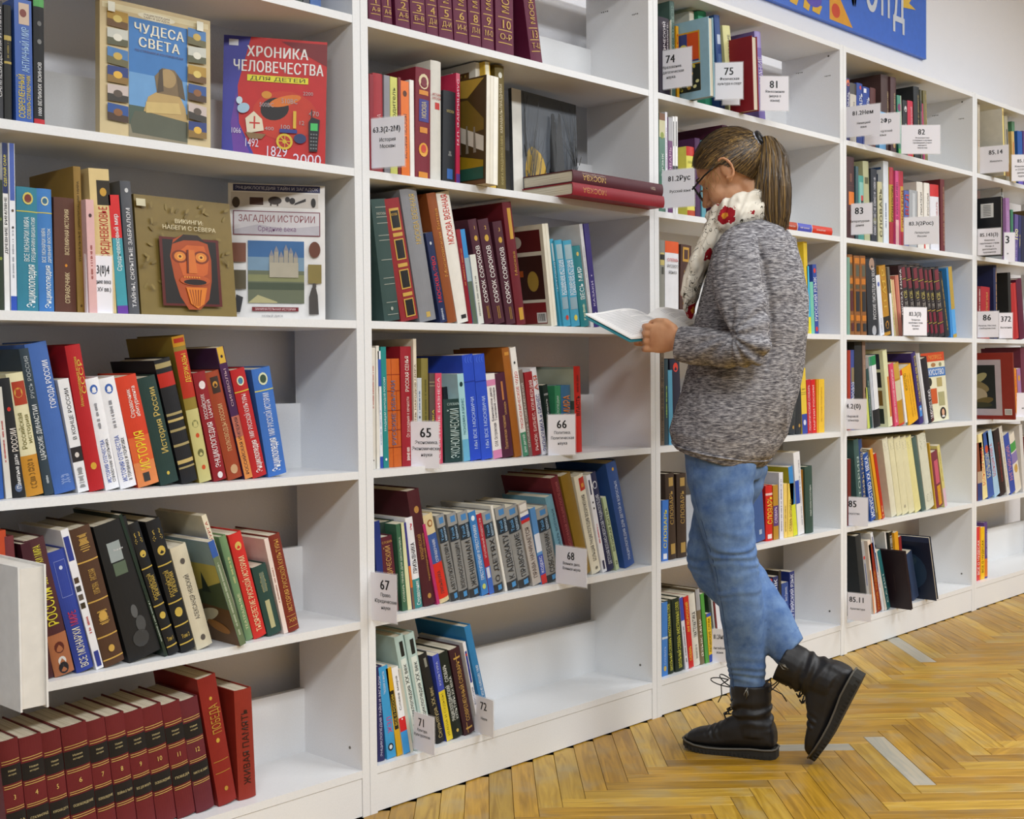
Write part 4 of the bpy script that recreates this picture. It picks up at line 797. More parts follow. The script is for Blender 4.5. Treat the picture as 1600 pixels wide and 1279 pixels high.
fill(3, 1, 1310, 520, 5.117, .02, '''
78 102 75 1008 6a2020 p|
166 206 126 856 3c5a58 d.19|TИСТОРИЯ~a8bcb8~.1~.8~.5~.4
208 240 160 856 2c4478|TМИФЫ МИРА~b8a888~.3~.9~.5~.5
262 300 196 972 2450a0 p|TИСКУССТВО XX ВЕКА~eef2f8~.04~.95~.55~.7
303 326 226 946 6a6040|Ba89850~.1~.9~.3~.8
328 350 250 934 e09a1c p|
352 372 282 970 b82818 p|Mf0d8a0~.02~.2
432 475 355 856 dcd8c0 d.2|M8a8478~.85~.95~.5~.7
477 518 402 852 dcd6b0 d.2|M8a8478~.85~.95~.5~.7
520 571 448 852 dcd6b0 d.2|M8a8478~.85~.95~.5~.7;M9a9480~.08~.12~.4~.3
573 620 498 848 dcd6b0 d.2|M8a8478~.85~.95~.5~.7
622 671 538 846 e0d898 d.2|M8a8478~.85~.95~.5~.7
674 708 592 842 4a625c d.19|
710 776 634 820 d4d4c0 d.19|M8a8a78~.8~.95~.5~.7;M8a8a78~.1~.2~.5~.7
779 786 722 880 c8a030 p|
788 846 738 966 7a3040|Bc85a70~.42~.84~.3~.85;Bd89a28~.03~.38~.35~.85;M5a2c1c~.06~.36~.6~.4
850 872 788 905 d8cc80 p|Bd8b8c8~.0~.3;Ma89848~.4~.9''')
fill(3, 0, 1310, 740, 4.738, .01, '''
160 172 118 570 a8b8b4 p Aarch y.02|
186 226 130 464 282c2f y.0 d.2|
228 248 168 508 a4a6a8 p|B3a4a8a~.4~.7~.4~.6;Ec83030~.78~.6
262 284 214 498 e8d8c8 p|Be0884a~0~.6~0~.3
288 322 222 530 8e2a1c p|TРУССКИЕ УСАДЬБЫ~d88a30~.03~.6~.5~.4
326 344 236 444 dcdfe4 p d.2|B3a4a8a~.5~.95~.4~.7;Mc83838~.3~.5
348 362 272 585 dad6cc p|
366 388 288 575 2a6a70 p|TСАДЫ~e0e8e8~.1~.6~.5~.4
392 402 340 432 d8d4d0 p d.2 y.03 Awhite|
410 440 372 436 24241f y.03 p|Mc8c8c0~.3~.95~.5~.7
450 478 412 438 e0a020 p y.02|
482 500 446 468 8a2428 p y.02|
541 552 490 578 2c1a20 f y-.06 d.15 Adark||thin dark maroon album jutting out fore-edge first
556 600 500 600 3a4a6a p y.02|
726 742 667 476 1c2840 f y-.045 d.21 Anavy||large navy atlas jutting out, barcode on its cover''')
fill(4, 5, 1310, 80, 5.117, .03, '''
1106 1112 1106 395 6a6a64 p|
1114 1132 1112 398 c8bca8 p|Md88040~.4~.5
1324 1340 1308 456 dcc878 y-.05 d.24 Acream|Bb89a50~.9~.96~.2~.8
1350 1378 1330 515 a8a088|Ba87830~.1~.3;B5a5a58~.5~.8~.3~.6
1400 1424 1384 560 5a8a68 p y.05|
1398 1420 1382 640 d8b870 p|Bc85030~.3~.8~.5~.7
1440 1478 1430 636 2a60b0 p|B6a5ab8~0~.35
1480 1500 1472 636 5a3a7a p|''')
fill(4, 4, 1310, 300, 5.117, .03, '''
1114 1136 1112 -12 6a5048 p|
1304 1318 1300 34 15171a f y-.075 d.23 Ablackalb||black album facing out with a white barcode label
1310 1326 1300 -32 cfd2d0 p y.05 d.15|B1a1c1e~.9~1~.1~.5
1348 1378 1336 46 a87ab0 p|MC8a8d0~.1~.8
1384 1400 1380 140 4a8a68 p|
1406 1434 1412 178 6a5a98 p|T100~e8e8a0~.45~.7~.5~.9;MB0a0d8~.05~.4
1438 1458 1444 184 34386a p|Md8c868~.3~.6
1460 1484 1466 188 2c2c48 p|
1486 1510 1490 150 5a4a2c p|''')
fill(4, 3, 1310, 300, 5.117, .03, '''
1113 1139 1113 752 7a1c24 p|Mf0d8d0~.3~.95~.6~.3
1142 1214 1145 755 a81c28|TРЕЛИГИИ~c8a048~.4~.9~.6~.2
1252 1278 1244 582 1c2450 d.19|Md8a868~.1~.95~.6~.3
1373 1396 1358 642 24221e d.19|M8a8a80~.1~.3
1402 1450 1376 734 b02020 d.17|Be85048~0~1~.55~.62
1456 1500 1424 700 5a1030 d.19|''')
fill(4, 2, 1310, 520, 5.117, .03, '''
1412 1424 1390 158 7a2412 y-.1 d.26 Apaint||framed-painting art album jutting from the shelf, spine maroon
1426 1442 1404 286 e8901c p|Mc83c20~.1~.9~.5~.5
1446 1474 1426 290 a878a8 p|Ed89a28~.8~.6
1478 1510 1460 120 6a2c40 d.19|''')
fill(4, 1, 1310, 520, 5.117, .02, '''
1114 1152 1108 880 8a4a30 p|B2a3a78~.0~.3;Bb8a088~.3~.5
1156 1196 1116 814 f0e0a0 p|TБОЛЬШАЯ КНИГА~d84830~.2~.8~.5~.5
1199 1249 1146 810 3a5ca8 p|TБОЛЬШОЙ~d8d8b0~.3~.68~.5~.6;Ec85030~.74~.5
1251 1296 1180 803 a8cce8 p|TБОЛЬШАЯ КНИГА~c84040~.3~.8~.5~.5
1298 1349 1244 786 2a1c1c|M7a2c28~.2~.8
1351 1376 1282 758 dcd8d0 p|Mc0a868~.1~.9
1378 1420 1320 824 3a50a8 p|TАНГЛИЙСКИЙ~c88890~.2~.8~.5~.6
1422 1474 1360 828 e0d8c8|B4a9a4a~.7~.85;B8a7ab0~.5~.68;Ec8a050~.4~.5
1476 1500 1444 740 d8d4d0 p|
1502 1530 1480 830 5a2020|''')
fill(4, 0, 1310, 740, 4.738, .03, '''
1022 1052 1022 396 d8303c p|Be87828~0~1~.7~1;TВСЕ О ЧУДЕСАХ~f4e8e0~.1~.75~.5~.5
1054 1083 1054 398 f0c018 p|TВСЕ О ЧУДЕСАХ~3a2a10~.12~.75~.5~.5
1085 1110 1083 362 5a4080 d.17|Bd87830~.03~.35;M9a88c0~.4~.85''')
ZZ_ = np.array([0, 0, 1.])
# ------------------------------------------------------------------ faced-out books
def faceout(unit, row, q, yl, yr, thick, hard, col, paint, label, lean=.0):
    Z = ZS[row]; L = np.array([x_at(q[3][0], yl, Z), yl, Z]); R = np.array([x_at(q[2][0], yr, Z), yr, Z])
    U = R-L; w = np.linalg.norm(U); U /= w; nb = np.array([-U[1], U[0], 0]); nb = nb if nb[1] > 0 else -nb      # nb points to the back
    V = np.array([0, 0, 1.])*math.cos(lean)+nb*math.sin(lean); nrm = np.cross(U, V)
    def hit(px):
        d = ray(*px); t = ((L-CP)@nrm)/(d@nrm); P = CP+d*t-L; return P@U, P@V
    a1, b1 = hit(q[0]); a2, b2 = hit(q[1]); rot = math.atan2(a1, b1); h = (math.hypot(a1, b1)+math.hypot(a2-w, b2))/2
    cr, sr = math.cos(rot), math.sin(rot); V2 = V*cr+U*sr; U2 = U*cr-V*sr
    if (U2*w)[2] < 0: L = L+np.array([0, 0, -(U2*w)[2]])
    h = min(h, ZS[row+1]-TH-Z-.006); B = np.cross(V2, U2); B = B if B[1] > 0 else -B
    L = L+ZZ_*max(0., -thick*B[2])
    q_ = MB(); m = mat(col, .3)
    def bx(mb, u0, u1, v0, v1, d0, d1, mt):
        P = [L+U2*u+V2*v+B*d for d in (d0, d1) for v in (v0, v1) for u in (u0, u1)]
        mb.add(P, [(0, 1, 3, 2), (5, 4, 6, 7), (4, 0, 2, 6), (1, 5, 7, 3), (2, 3, 7, 6), (4, 5, 1, 0)], mt)
    t = .0025 if hard else .0008; e = .003 if hard else .0005
    bx(q_, 0, w, 0, h, 0, t, m); bx(q_, 0, w, 0, h, thick-t, thick, m); bx(q_, 0, t, 0, h, t, thick-t, m)
    o = q_.obj('book'); o['label'] = label; o['category'] = 'book'; o['group'] = 'books standing with covers facing out'
    pm = MB(); bx(pm, t, w-e, e, h-e, t, thick-t, page_mat()); pm.obj('page_block', o)
    am = MB(); paint(Face(L, U2*w, V2*h, am, -B)); am.obj('cover_print', o)
def thumb(f, u, v, a, b, rot, c1, c2, c3):
    k = math.tan(rot)
    f.poly([(u, v), (u+a, v+a*k), (u+a, v+b+a*k), (u, v+b)], c1); f.poly([(u, v), (u+a, v+a*k), (u+a, v+b*.4+a*k), (u, v+b*.45)], c2); f.ell(c3, u+a*.5, v+b*.5, a*.22, b*.22)
def P_wonders(f):
    f.rect('#cdb88a'); f.rect('#e0d2a8', .02, .93, .98, .97); f.ell('#ece4c8', .5, .93, .17, .028); f.text('ЭНЦИКЛОПЕДИЯ', '#6a4a20', .5, .938, .24, .014); f.text('ТАЙН И ЗАГАДОК', '#6a4a20', .5, .918, .24, .014)
    f.rect('#3c78b8', .25, .48, .78, .9); f.rect('#6a9ccc', .25, .25, .78, .5); f.rect('#4a5a4c', .25, .1, .78, .26); f.rect('#8a8068', .25, .02, .78, .12)
    f.poly([(.26, .13), (.3, .22), (.6, .24), (.78, .2), (.78, .05), (.28, .06)], '#585a48')
    f.poly([(.38, .23), (.42, .34), (.52, .4), (.7, .4), (.76, .3), (.78, .2)], '#b89a60'); f.poly([(.5, .38), (.48, .5), (.55, .57), (.66, .57), (.73, .5), (.7, .38)], '#7a6444')
    f.ell('#a88c5c', .6, .5, .075, .07); f.poly([(.5, .38), (.52, .55), (.55, .57), (.56, .4)], '#4c3e2c'); f.poly([(.7, .38), (.68, .55), (.73, .5), (.76, .36)], '#5c4c34'); f.poly([(.4, .3), (.7, .33), (.72, .25), (.4, .22)], '#cbb070')
    f.text('ЧУДЕСА', '#e6e0cc', .52, .83, .46, .07, bold='x'); f.text('СВЕТА', '#e6e0cc', .52, .73, .38, .07, bold='x'); f.text('ПО СТРАНАМ И КОНТИНЕНТАМ', '#5a4a6a', .52, .665, .44, .016)
    cs = [('#b08a30', '#6a4a20', '#d8c068'), ('#c8c8bc', '#5a5a40', '#e4e0d0'), ('#4a7ab0', '#6a6440', '#c8a850'), ('#2c3c78', '#8a6a30', '#e0b040'), ('#c8b8b0', '#3a342c', '#5a4c40'), ('#2c5090', '#4a3424', '#8a5a30')]
    for i in range(6): thumb(f, .06, .8-.135*i, .18, .12, (-.03, .02, -.06, .0, .02, -.04)[i], *cs[i])
    for i in range(6): thumb(f, .78, .79-.14*i, .17, .12, (-.05, .05, .0, -.02, -.1, .02)[i], *cs[(i*5+2) % 6])
    for u in (.06, .86): f.rect('#ecead8', u, .9, u+.06, .97)
def P_chron(f):
    f.rect('#c41c18'); f.poly([(0, 0), (.34, 0), (.16, .3), (.14, .6), (.26, 1), (0, 1)], '#3a3a9c'); f.poly([(.12, .0), (.3, .0), (.15, .3), (.13, .55), (.08, .3)], '#6a3a9c'); f.poly([(.55, .98), (1, .8), (1, .98)], '#7a1418')
    f.ell('#c83418', .6, .38, .32, .2); f.ell('#1c1210', .5, .43, .14, .09, rot=.3); f.ell('#e07820', .6, .5, .16, .04, rot=.3); f.ell('#d89028', .42, .54, .05, .03)
    f.text('ХРОНИКА', '#f0ece8', .52, .885, .6, .085, bold='x'); f.text('ЧЕЛОВЕЧЕСТВА', '#f0ece8', .53, .765, .88, .09, bold='x')
    f.rect('#e4dc30', .23, .645, .82, .695); f.text('ДЛЯ ДЕТЕЙ', '#4a3a10', .525, .67, .54, .03); f.rect('#d8dce8', .05, .92, .14, .97)
    for t, u, v, L, h in (('500BC', .42, .46, .14, .035), ('510BC', .64, .5, .16, .04), ('2200', .82, .57, .1, .03), ('400', .45, .27, .09, .03), ('100', .6, .29, .1, .035), ('12', .76, .33, .06, .035), ('470', .88, .41, .1, .04)): f.text(t, '#b8a8a8', u, v, L, h, bold=False)
    for t, u, v, L, h in (('1066', .13, .24, .1, .045), ('1492', .28, .15, .14, .07), ('1829', .52, .09, .22, .085), ('2000', .82, .035, .28, .095)): f.text(t, '#e4dcec', u, v, L, h, bold=False)
    f.poly([(.24, .22), (.4, .25), (.38, .34), (.3, .4), (.22, .34)], '#e8dcc0'); f.rect('#c82820', .3, .26, .315, .36); f.rect('#c82820', .26, .3, .36, .312); f.poly([(.22, .23), (.42, .22), (.38, .18), (.26, .18)], '#8a6a40')
    f.ell('#e0c030', .6, .17, .08, .065); f.ell('#b82018', .6, .17, .058, .047); f.ell('#e0c030', .6, .17, .02, .016)
    for i in range(4): a = i*math.pi/4; f.poly([(.6-.07*math.cos(a), .17-.057*math.sin(a)), (.6+.07*math.cos(a), .17+.057*math.sin(a)), (.606+.07*math.cos(a), .176+.057*math.sin(a)), (.606-.07*math.cos(a), .176-.057*math.sin(a))], '#e0c030')
    f.rect('#e0b838', .68, .28, .71, .42); f.rect('#2c3c8a', .55, .24, .72, .27); f.ell('#2a3a68', .75, .2, .06, .04); f.ell('#a8c8dc', .2, .42, .06, .04, rot=.4); f.ell('#c8e0ec', .16, .48, .03, .03)
    f.poly([(.84, .1), (.92, .1), (.94, .36), (.86, .38), (.83, .34)], '#16181a'); f.rect('#4ac868', .85, .27, .92, .33); f.rect('#16181a', .855, .38, .865, .44)
    for i in range(5):
        for j in range(3): f.rect('#7a7e80', .85+.025*j, .12+.028*i, .866+.025*j, .132+.028*i)
def P_viking(f):
    f.rect('#7e6a34'); rr = random.Random(5)
    for i in range(60): f.ell(rr.choice(['#86733c', '#75622e', '#8c7840']), rr.random()*.9+.05, rr.random()*.9+.05, .03, .012, 8, rr.random()*3)
    f.text('ВИКИНГИ:', '#d8ccA8', .52, .8, .3, .035); f.text('НАБЕГИ С СЕВЕРА', '#d8ccA8', .52, .745, .56, .035); f.rect('#cfc8a8', 0, .9, .09, .96)
    f.rect('#5a140c', .2, .08, .82, .66); f.rect('#1c1410', .23, .1, .79, .64)
    f.poly([(.3, .5), (.34, .64), (.45, .69), (.6, .69), (.7, .62), (.73, .48), (.72, .3), (.68, .14), (.58, .05), (.46, .05), (.38, .16), (.33, .32)], '#a84818')
    f.poly([(.32, .6), (.45, .69), (.6, .69), (.7, .62), (.6, .645), (.45, .64)], '#2c1c14'); f.poly([(.36, .52), (.48, .6), (.66, .6), (.7, .48), (.68, .36), (.56, .3), (.42, .34)], '#c86024')
    for u in (.4, .62): f.ell('#7a3010', u, .5, .085, .055); f.ell('#d88030', u, .5, .06, .04); f.ell('#e8a848', u, .5, .03, .022); f.ell('#5a1c08', u, .5, .014, .011)
    f.poly([(.47, .56), (.55, .56), (.57, .36), (.46, .36)], '#d0702c'); f.poly([(.47, .56), (.49, .56), (.48, .36), (.46, .36)], '#6a2408')
    f.ell('#b85420', .54, .3, .16, .045); f.ell('#1c0e0a', .54, .285, .12, .025); f.poly([(.44, .24), (.66, .24), (.62, .1), (.55, .06), (.48, .1)], '#d87a20')
    for i in range(5): f.poly([(.47+.03*i, .22), (.48+.03*i, .22), (.51+.015*i, .08), (.505+.015*i, .08)], '#8a3c10')
    for i in range(7): f.ell('#e89838', .43+.025*i, .325, .009, .007, 6)
def P_riddles(f):
    f.rect('#eceae8'); f.rect('#2a2c5a', .05, .945, .95, .995); f.text('ЭНЦИКЛОПЕДИЯ ТАЙН И ЗАГАДОК', '#c8c8dc', .5, .97, .86, .022)
    f.rect('#d4cec8', .03, .83, .93, .935); f.ell('#4a3c2c', .08, .86, .04, .04); f.rect('#4a2c20', .22, .845, .36, .9); f.ell('#3a2c24', .48, .88, .07, .03); f.rect('#3a2c24', .43, .84, .445, .88); f.rect('#3a2c24', .5, .84, .515, .88)
    f.ell('#2c2420', .61, .89, .025, .02); f.ell('#2c2420', .66, .88, .03, .024); f.poly([(.68, .85), (.8, .88), (.8, .9), (.69, .865)], '#2c2420'); f.ell('#2c2824', .88, .87, .025, .035)
    f.rect('#7a3a4a', .05, .62, .95, .8); f.rect('#d8d4d8', .06, .627, .94, .793); f.poly([(.06, .66), (.3, .7), (.6, .67), (.94, .7), (.94, .627), (.06, .627)], '#c0bcc4')
    f.text('ЗАГАДКИ ИСТОРИИ', '#8a3c44', .5, .745, .8, .05, bold=False); f.text('Средние века', '#7a4a7a', .5, .67, .4, .038, bold=False)
    f.rect('#3a6aa0', .2, .34, .78, .58); f.rect('#7a98b0', .2, .34, .78, .46); f.rect('#6a7058', .2, .12, .78, .36); f.rect('#8a8c60', .2, .28, .78, .33); f.rect('#4a5440', .2, .22, .78, .27); f.poly([(.2, .12), (.3, .18), (.5, .13), (.5, .12)], '#b8b080')
    for u, h in ((.42, .5), (.47, .53), (.52, .49), (.57, .54), (.62, .52), (.67, .49)): f.rect('#a8a090', u, .33, u+.045, h-.03); f.poly([(u-.003, h-.03), (u+.048, h-.03), (u+.022, h+.015)], '#8a8a94')
    f.rect('#b4ac98', .42, .31, .72, .42); f.rect('#7a1c24', .24, .06, .72, .09); f.text('ЗАНИМАТЕЛЬНАЯ ИСТОРИЯ', '#e8c8c8', .48, .075, .42, .016); f.text('НОВЫЙ ДИСК', '#8a8a90', .45, .025, .22, .014)
    for (u, v, c) in ((.04, .42, '#7a4a34'), (.04, .22, '#5a5038'), (.82, .27, '#8a7a40'), (.82, .46, '#6a3a24')): f.rect(c, u, v, u+.14, v+.14) if c != '#6a3a24' else f.ell(c, u+.07, v+.06, .06, .06)
    f.poly([(.83, .04), (.93, .04), (.92, .18), (.9, .24), (.86, .24), (.83, .17)], '#4a4440'); f.ell('#4a4440', .885, .25, .02, .022); f.poly([(.06, .05), (.12, .05), (.15, .16), (.08, .18)], '#3a3a3c')
def P_monument(f):
    f.rect('#e0ddd4'); f.rect('#525860', .14, 0, 1, 1); f.ell('#c8a028', .34, .26, .16, .22); f.ell('#a88820', .3, .38, .1, .12); f.poly([(.55, .0), (1, .0), (1, .28), (.75, .3), (.55, .2)], '#b89828')
    f.poly([(.52, 0), (.75, 0), (.74, .33), (.55, .33)], '#0e0e10'); f.poly([(.56, .3), (.72, .3), (.7, .5), (.66, .78), (.6, .8), (.57, .6)], '#0c0c0e'); f.ell('#0c0c0e', .62, .82, .028, .04)
    rr = random.Random(11)
    for k in range(36):
        u, v = rr.choice([(.2, 0), (.3, 0), (.9, 0), (.2, .4), (.95, .4), (.85, .1)]); a = rr.uniform(.8, 2.3); w = .008
        for j in range(6):
            u2, v2 = u+.06*math.cos(a), v+.12*math.sin(a)
            if not (.15 < u2 < .99 and .01 < v2 < .99): break
            f.poly([(u-w, v), (u+w, v), (u2+w*.8, v2), (u2-w*.8, v2)], '#141414'); u, v = u2, v2; a += rr.uniform(-.5, .5); w *= .8
    f.poly([(.54, 0), (.74, 0), (.72, .34), (.56, .34)], '#0a0a0c'); f.poly([(.58, .33), (.7, .33), (.69, .5), (.66, .76), (.655, .84), (.62, .85), (.61, .76), (.58, .6)], '#0a0a0c')
def P_express(f):
    f.rect('#e2dec0'); f.rect('#d84c1c', 0, .87, 1, 1); f.text('ЭКСПРЕСС', '#ecb050', .6, .93, .6, .06); f.rect('#4a78b8', 0, .65, 1, .78); f.text('ИСКУССТВО', '#f0f0f0', .5, .715, .88, .08)
    f.ell('#a87848', .5, .82, .1, .03); f.ell('#8a8a68', .8, .82, .06, .03); f.rect('#b0a068', .6, .5, .82, .63); f.rect('#a8a478', .62, .22, .88, .42); f.rect('#c85a28', .3, .26, .56, .48); f.ell('#2c2c20', .3, .58, .08, .06)
    f.ell('#1c1410', .76, .11, .13, .085); f.ell('#d8a888', .76, .12, .06, .05); f.rect('#e8e4e0', .7, .05, .82, .075)
faceout(0, 4, [(155.8, 10.5), (329, 26), (329, 246), (156, 228)], .085, .06, .022, True, '#c8b07c', P_wonders, 'tan encyclopedia facing out with a stone sphinx under blue sky', .05)
faceout(0, 4, [(350, 63), (511.7, 64.8), (508, 275), (346, 254)], .15, .02, .02, True, '#a81c20', P_chron, 'red and blue children\'s chronicle facing out beside the sphinx book', .05)
faceout(0, 3, [(208.3, 304), (344.8, 320.8), (370.3, 500), (221, 496)], .05, .075, .018, True, '#6e5c2c', P_viking, 'olive book facing out with a carved wooden orange mask', .06)
faceout(0, 3, [(356.3, 289.3), (508.2, 290), (508.4, 503), (357, 502)], .16, .04, .014, False, '#dcdcdc', P_riddles, 'white encyclopedia facing out with a small castle picture', .05)
faceout(1, 4, [(799, 142.5), (903.5, 165.6), (903.5, 290), (803, 282)], .13, .13, .012, True, '#3a3c40', P_monument, 'photo book facing out with a dark statue among bare trees', .05)
faceout(3, 2, [(1438, 552.8), (1472.2, 553.2), (1483, 660), (1447, 659)], .05, .04, .012, False, '#e0dcc0', P_express, 'cream art guide facing out with an orange band on top', .06)

# lying books
def lying(xa, xb, ya, yb, yf, D, Zb, T, col, ops, label, nm='book'):
    A = x_at(xa, yf, Zb); B = x_at(xb, yf, Zb); w, h = B-A, T
    q, t, b = cover_mesh(T, w, D, True, False, col); o = q.obj(nm)
    # thickness -> up, height -> along the shelf
    o.matrix_world = Matrix(((0, 0, 1, A), (0, 1, 0, yf), (1, 0, 0, Zb+.0005), (0, 0, 0, 1))) @ Matrix.Identity(4)
    o.data.flip_normals()
    pg = MB(); pg.box((t+.0001, b+t, .003), (T-t-.0001, D-.004, w-.003), page_mat()); pg.obj('page_block', o)
    tm = MB(); fc = Face((0, 0, 0), (0, 0, w), (T, 0, 0), tm, (0, -1, 0))
    def vr(c, u0=0, v0=0, u1=1, v1=1, fc=fc):
        for i in range(8): fc.poly([(u0, v0+(v1-v0)*i/8), (u1, v0+(v1-v0)*i/8), (u1, v0+(v1-v0)*(i+1)/8), (u0, v0+(v1-v0)*(i+1)/8)], c); fc.k -= 1
        fc.k += 1
    fc.rect = vr
    fc.pt = lambda u, v, fc=fc, b=b: np.array([T*v, b*(2*v-1)**2-.0003-.0001*fc.k, w*u])
    ops(fc); tm.obj('lettering', o); tag(o, label, 'book', 'books lying flat'); return o
def ud(f, t, c, u, v, L, s):          # lettering upside down
    n0 = len(f.mb.v); f.text(t, c, u, v, L, s, bold=False)
    T_ = f.mb.v[n0:]; cu = (min(p[2] for p in T_)+max(p[2] for p in T_))/2; cv = (min(p[0] for p in T_)+max(p[0] for p in T_))/2
    f.mb.v[n0:] = [(2*cv-p[0], p[1], 2*cu-p[2]) for p in T_]
def O1(f): ud(f, 'МОСКВА', '#d8b060', .22, .5, .25, .42); ud(f, 'ТОМ 1', '#d8c8b0', .88, .5, .06, .24); ud(f, 'ЭНЦИКЛОПЕДИЯ О МОСКВЕ', '#e8dcd0', .22, .82, .25, .1)
def O2(f): ud(f, 'МОСКВА', '#c88a48', .22, .5, .25, .42); ud(f, 'ТОМ 2', '#a84848', .88, .5, .06, .24)
lying(895.5, 1038.5, 0, 0, -.055, .2, ZS[4], .033, '#8e1626', O2, 'crimson hardback lying flat, lower of the pair jutting past the divider')
lying(895.5, 1036.5, 0, 0, -.05, .2, ZS[4]+.0345, .033, '#501824', O1, 'maroon hardback lying flat, upper of the pair jutting past the divider')
def O3(f):
    f.rect('#4a50b8', .0, 0, .26, 1); f.rect('#b8401c', .27, 0, .46, 1); f.rect('#5058c0', .47, 0, .68, 1); f.rect('#d83418', .69, 0, 1, 1)
    for u, t in ((.36, 'МИР МАТЕМ'), (.57, 'МИР ЗНАНИЙ'), (.82, 'БОЛЬШОЙ МИР')): f.text(t, '#f0e4e0', u, .45, .14, .18)
lying(1196, 1300.5, 0, 0, .0, .16, ZS[4], .026, '#d8d8dc', O3, 'book lying flat with red and blue spine blocks, beside the reader\'s ponytail')
# big white album pushed out of the nearest bookcase, pages towards the viewer
q = MB(); wm = mat('#e6e4e0', .4)
za = ZS[1]-.0; xw = x_at(70, -.15, ZS[1]-.03)
def albumbox(m_, a, b, mt): m_.box(a, b, mt)
X1_ = x_at(66, -.17, 1.0); hz = on_y(45, 866, -.17)[2]-.02
zb = ZS[1]
q.box((X1_-.0035, -.17, zb), (X1_, .05, hz), wm); q.box((X1_-.05, -.17, zb), (X1_-.0465, .05, hz), wm); q.box((X1_-.0465, .047, zb), (X1_-.0035, .05, hz), wm)
o = q.obj('book'); tag(o, 'big white album jutting out of the nearest bookcase, page edges outward', 'book', 'books on the second shelf up of the nearest bookcase')
pgm = MB(); pgm.box((X1_-.0465, -.166, zb+.004), (X1_-.0036, .046, hz-.004), mat('#dcd8d0', .8)); pgm.obj('page_block', o)
# ------------------------------------------------------------------ section cards in clear sleeves
pm_, pnt, pb_ = base_mat('card_paper', .7, .2); pb_.inputs['Base Color'].default_value = lin('#eeecf2')
sm, snt, sb_ = base_mat('clear_sleeve', .12, .5); sb_.inputs['Base Color'].default_value = (1, 1, 1, 1); sb_.inputs['Alpha'].default_value = .16
INK = '#1a1a1c'
def card(q, yf, head, lines, label, ext=0, yaw=None, hs=.16, hx=.5, ls=.075, grp=True):
    TL, TR, BR, BL = [np.array(p, float) for p in q]
    P = on_y(TR[0], TR[1], yf)
    def test(a):
        n = np.array([-math.sin(a), math.cos(a), 0]); e = 0; o = []
        for c in (TL, BL, BR):
            d = ray(*c); t = ((P-CP)@n)/(d@n); o.append(CP+d*t)
        return (o[0][2]-P[2])**2+(o[1][2]-o[2][2])**2, o
    if yaw is None:
        best = min((test(math.radians(a))[0], a) for a in range(-112, -30, 2))[1]; yaw = best
    a = math.radians(yaw); e, (tl, bl, br) = test(a)
    d = np.array([math.cos(a), math.sin(a), 0.])      # reading direction: from the shelf outwards
    w = ((P-tl)@d+(P-bl)@d)/2+ext; h = ((P[2]-br[2])+(tl[2]-bl[2]))/2; base = ((br+bl)/2+d*0); zb = (br[2]+bl[2])/2
    lean = ((br-P)@d)
    O = np.array([P[0], P[1], 0])-d*w; O[2] = zb
    rt = empty('section_card', (0, 0, 0)); rt.location = tuple(O); O0 = O.copy()
    tag(rt, label, 'sign', 'white section cards')
    nr = np.array([d[1], -d[0], 0]);  nr = nr if nr@(CP-P) > 0 else -nr
    Ul = d*w; Vl = np.array([0, 0, h])
    def slab(nm, u0, u1, v0, v1, off, th, mt):
        m = MB(); Q = [Ul*u+Vl*v+nr*k for k in (off, off+th) for v in (v0, v1) for u in (u0, u1)]
        m.add(Q, [(0, 1, 3, 2), (5, 4, 6, 7), (4, 0, 2, 6), (1, 5, 7, 3), (2, 3, 7, 6), (4, 5, 1, 0)], mt); return m.obj(nm, rt)
    slab('paper', 0, 1, 0, 1, 0, .0008, pm_)
    e1, e2 = .003/w, .003/h
    slab('clear_sleeve', -e1, 1+e1, -e2, 1+e2, -.0006, .0004, sm)
    m = MB(); f = Face(nr*.0009, Ul, Vl, m, nr); k = .148/w if w < .148 else 1
    f.text(head, INK, hx, .77, .8, hs*(1.3 if len(head) < 5 else 1.), bold='x', fit=False)
    v = .56
    for ln in lines:
        f.text(ln, INK, hx+.02, v, .86, ls, fit=False); v -= ls*1.75
    m.obj('lettering', rt)
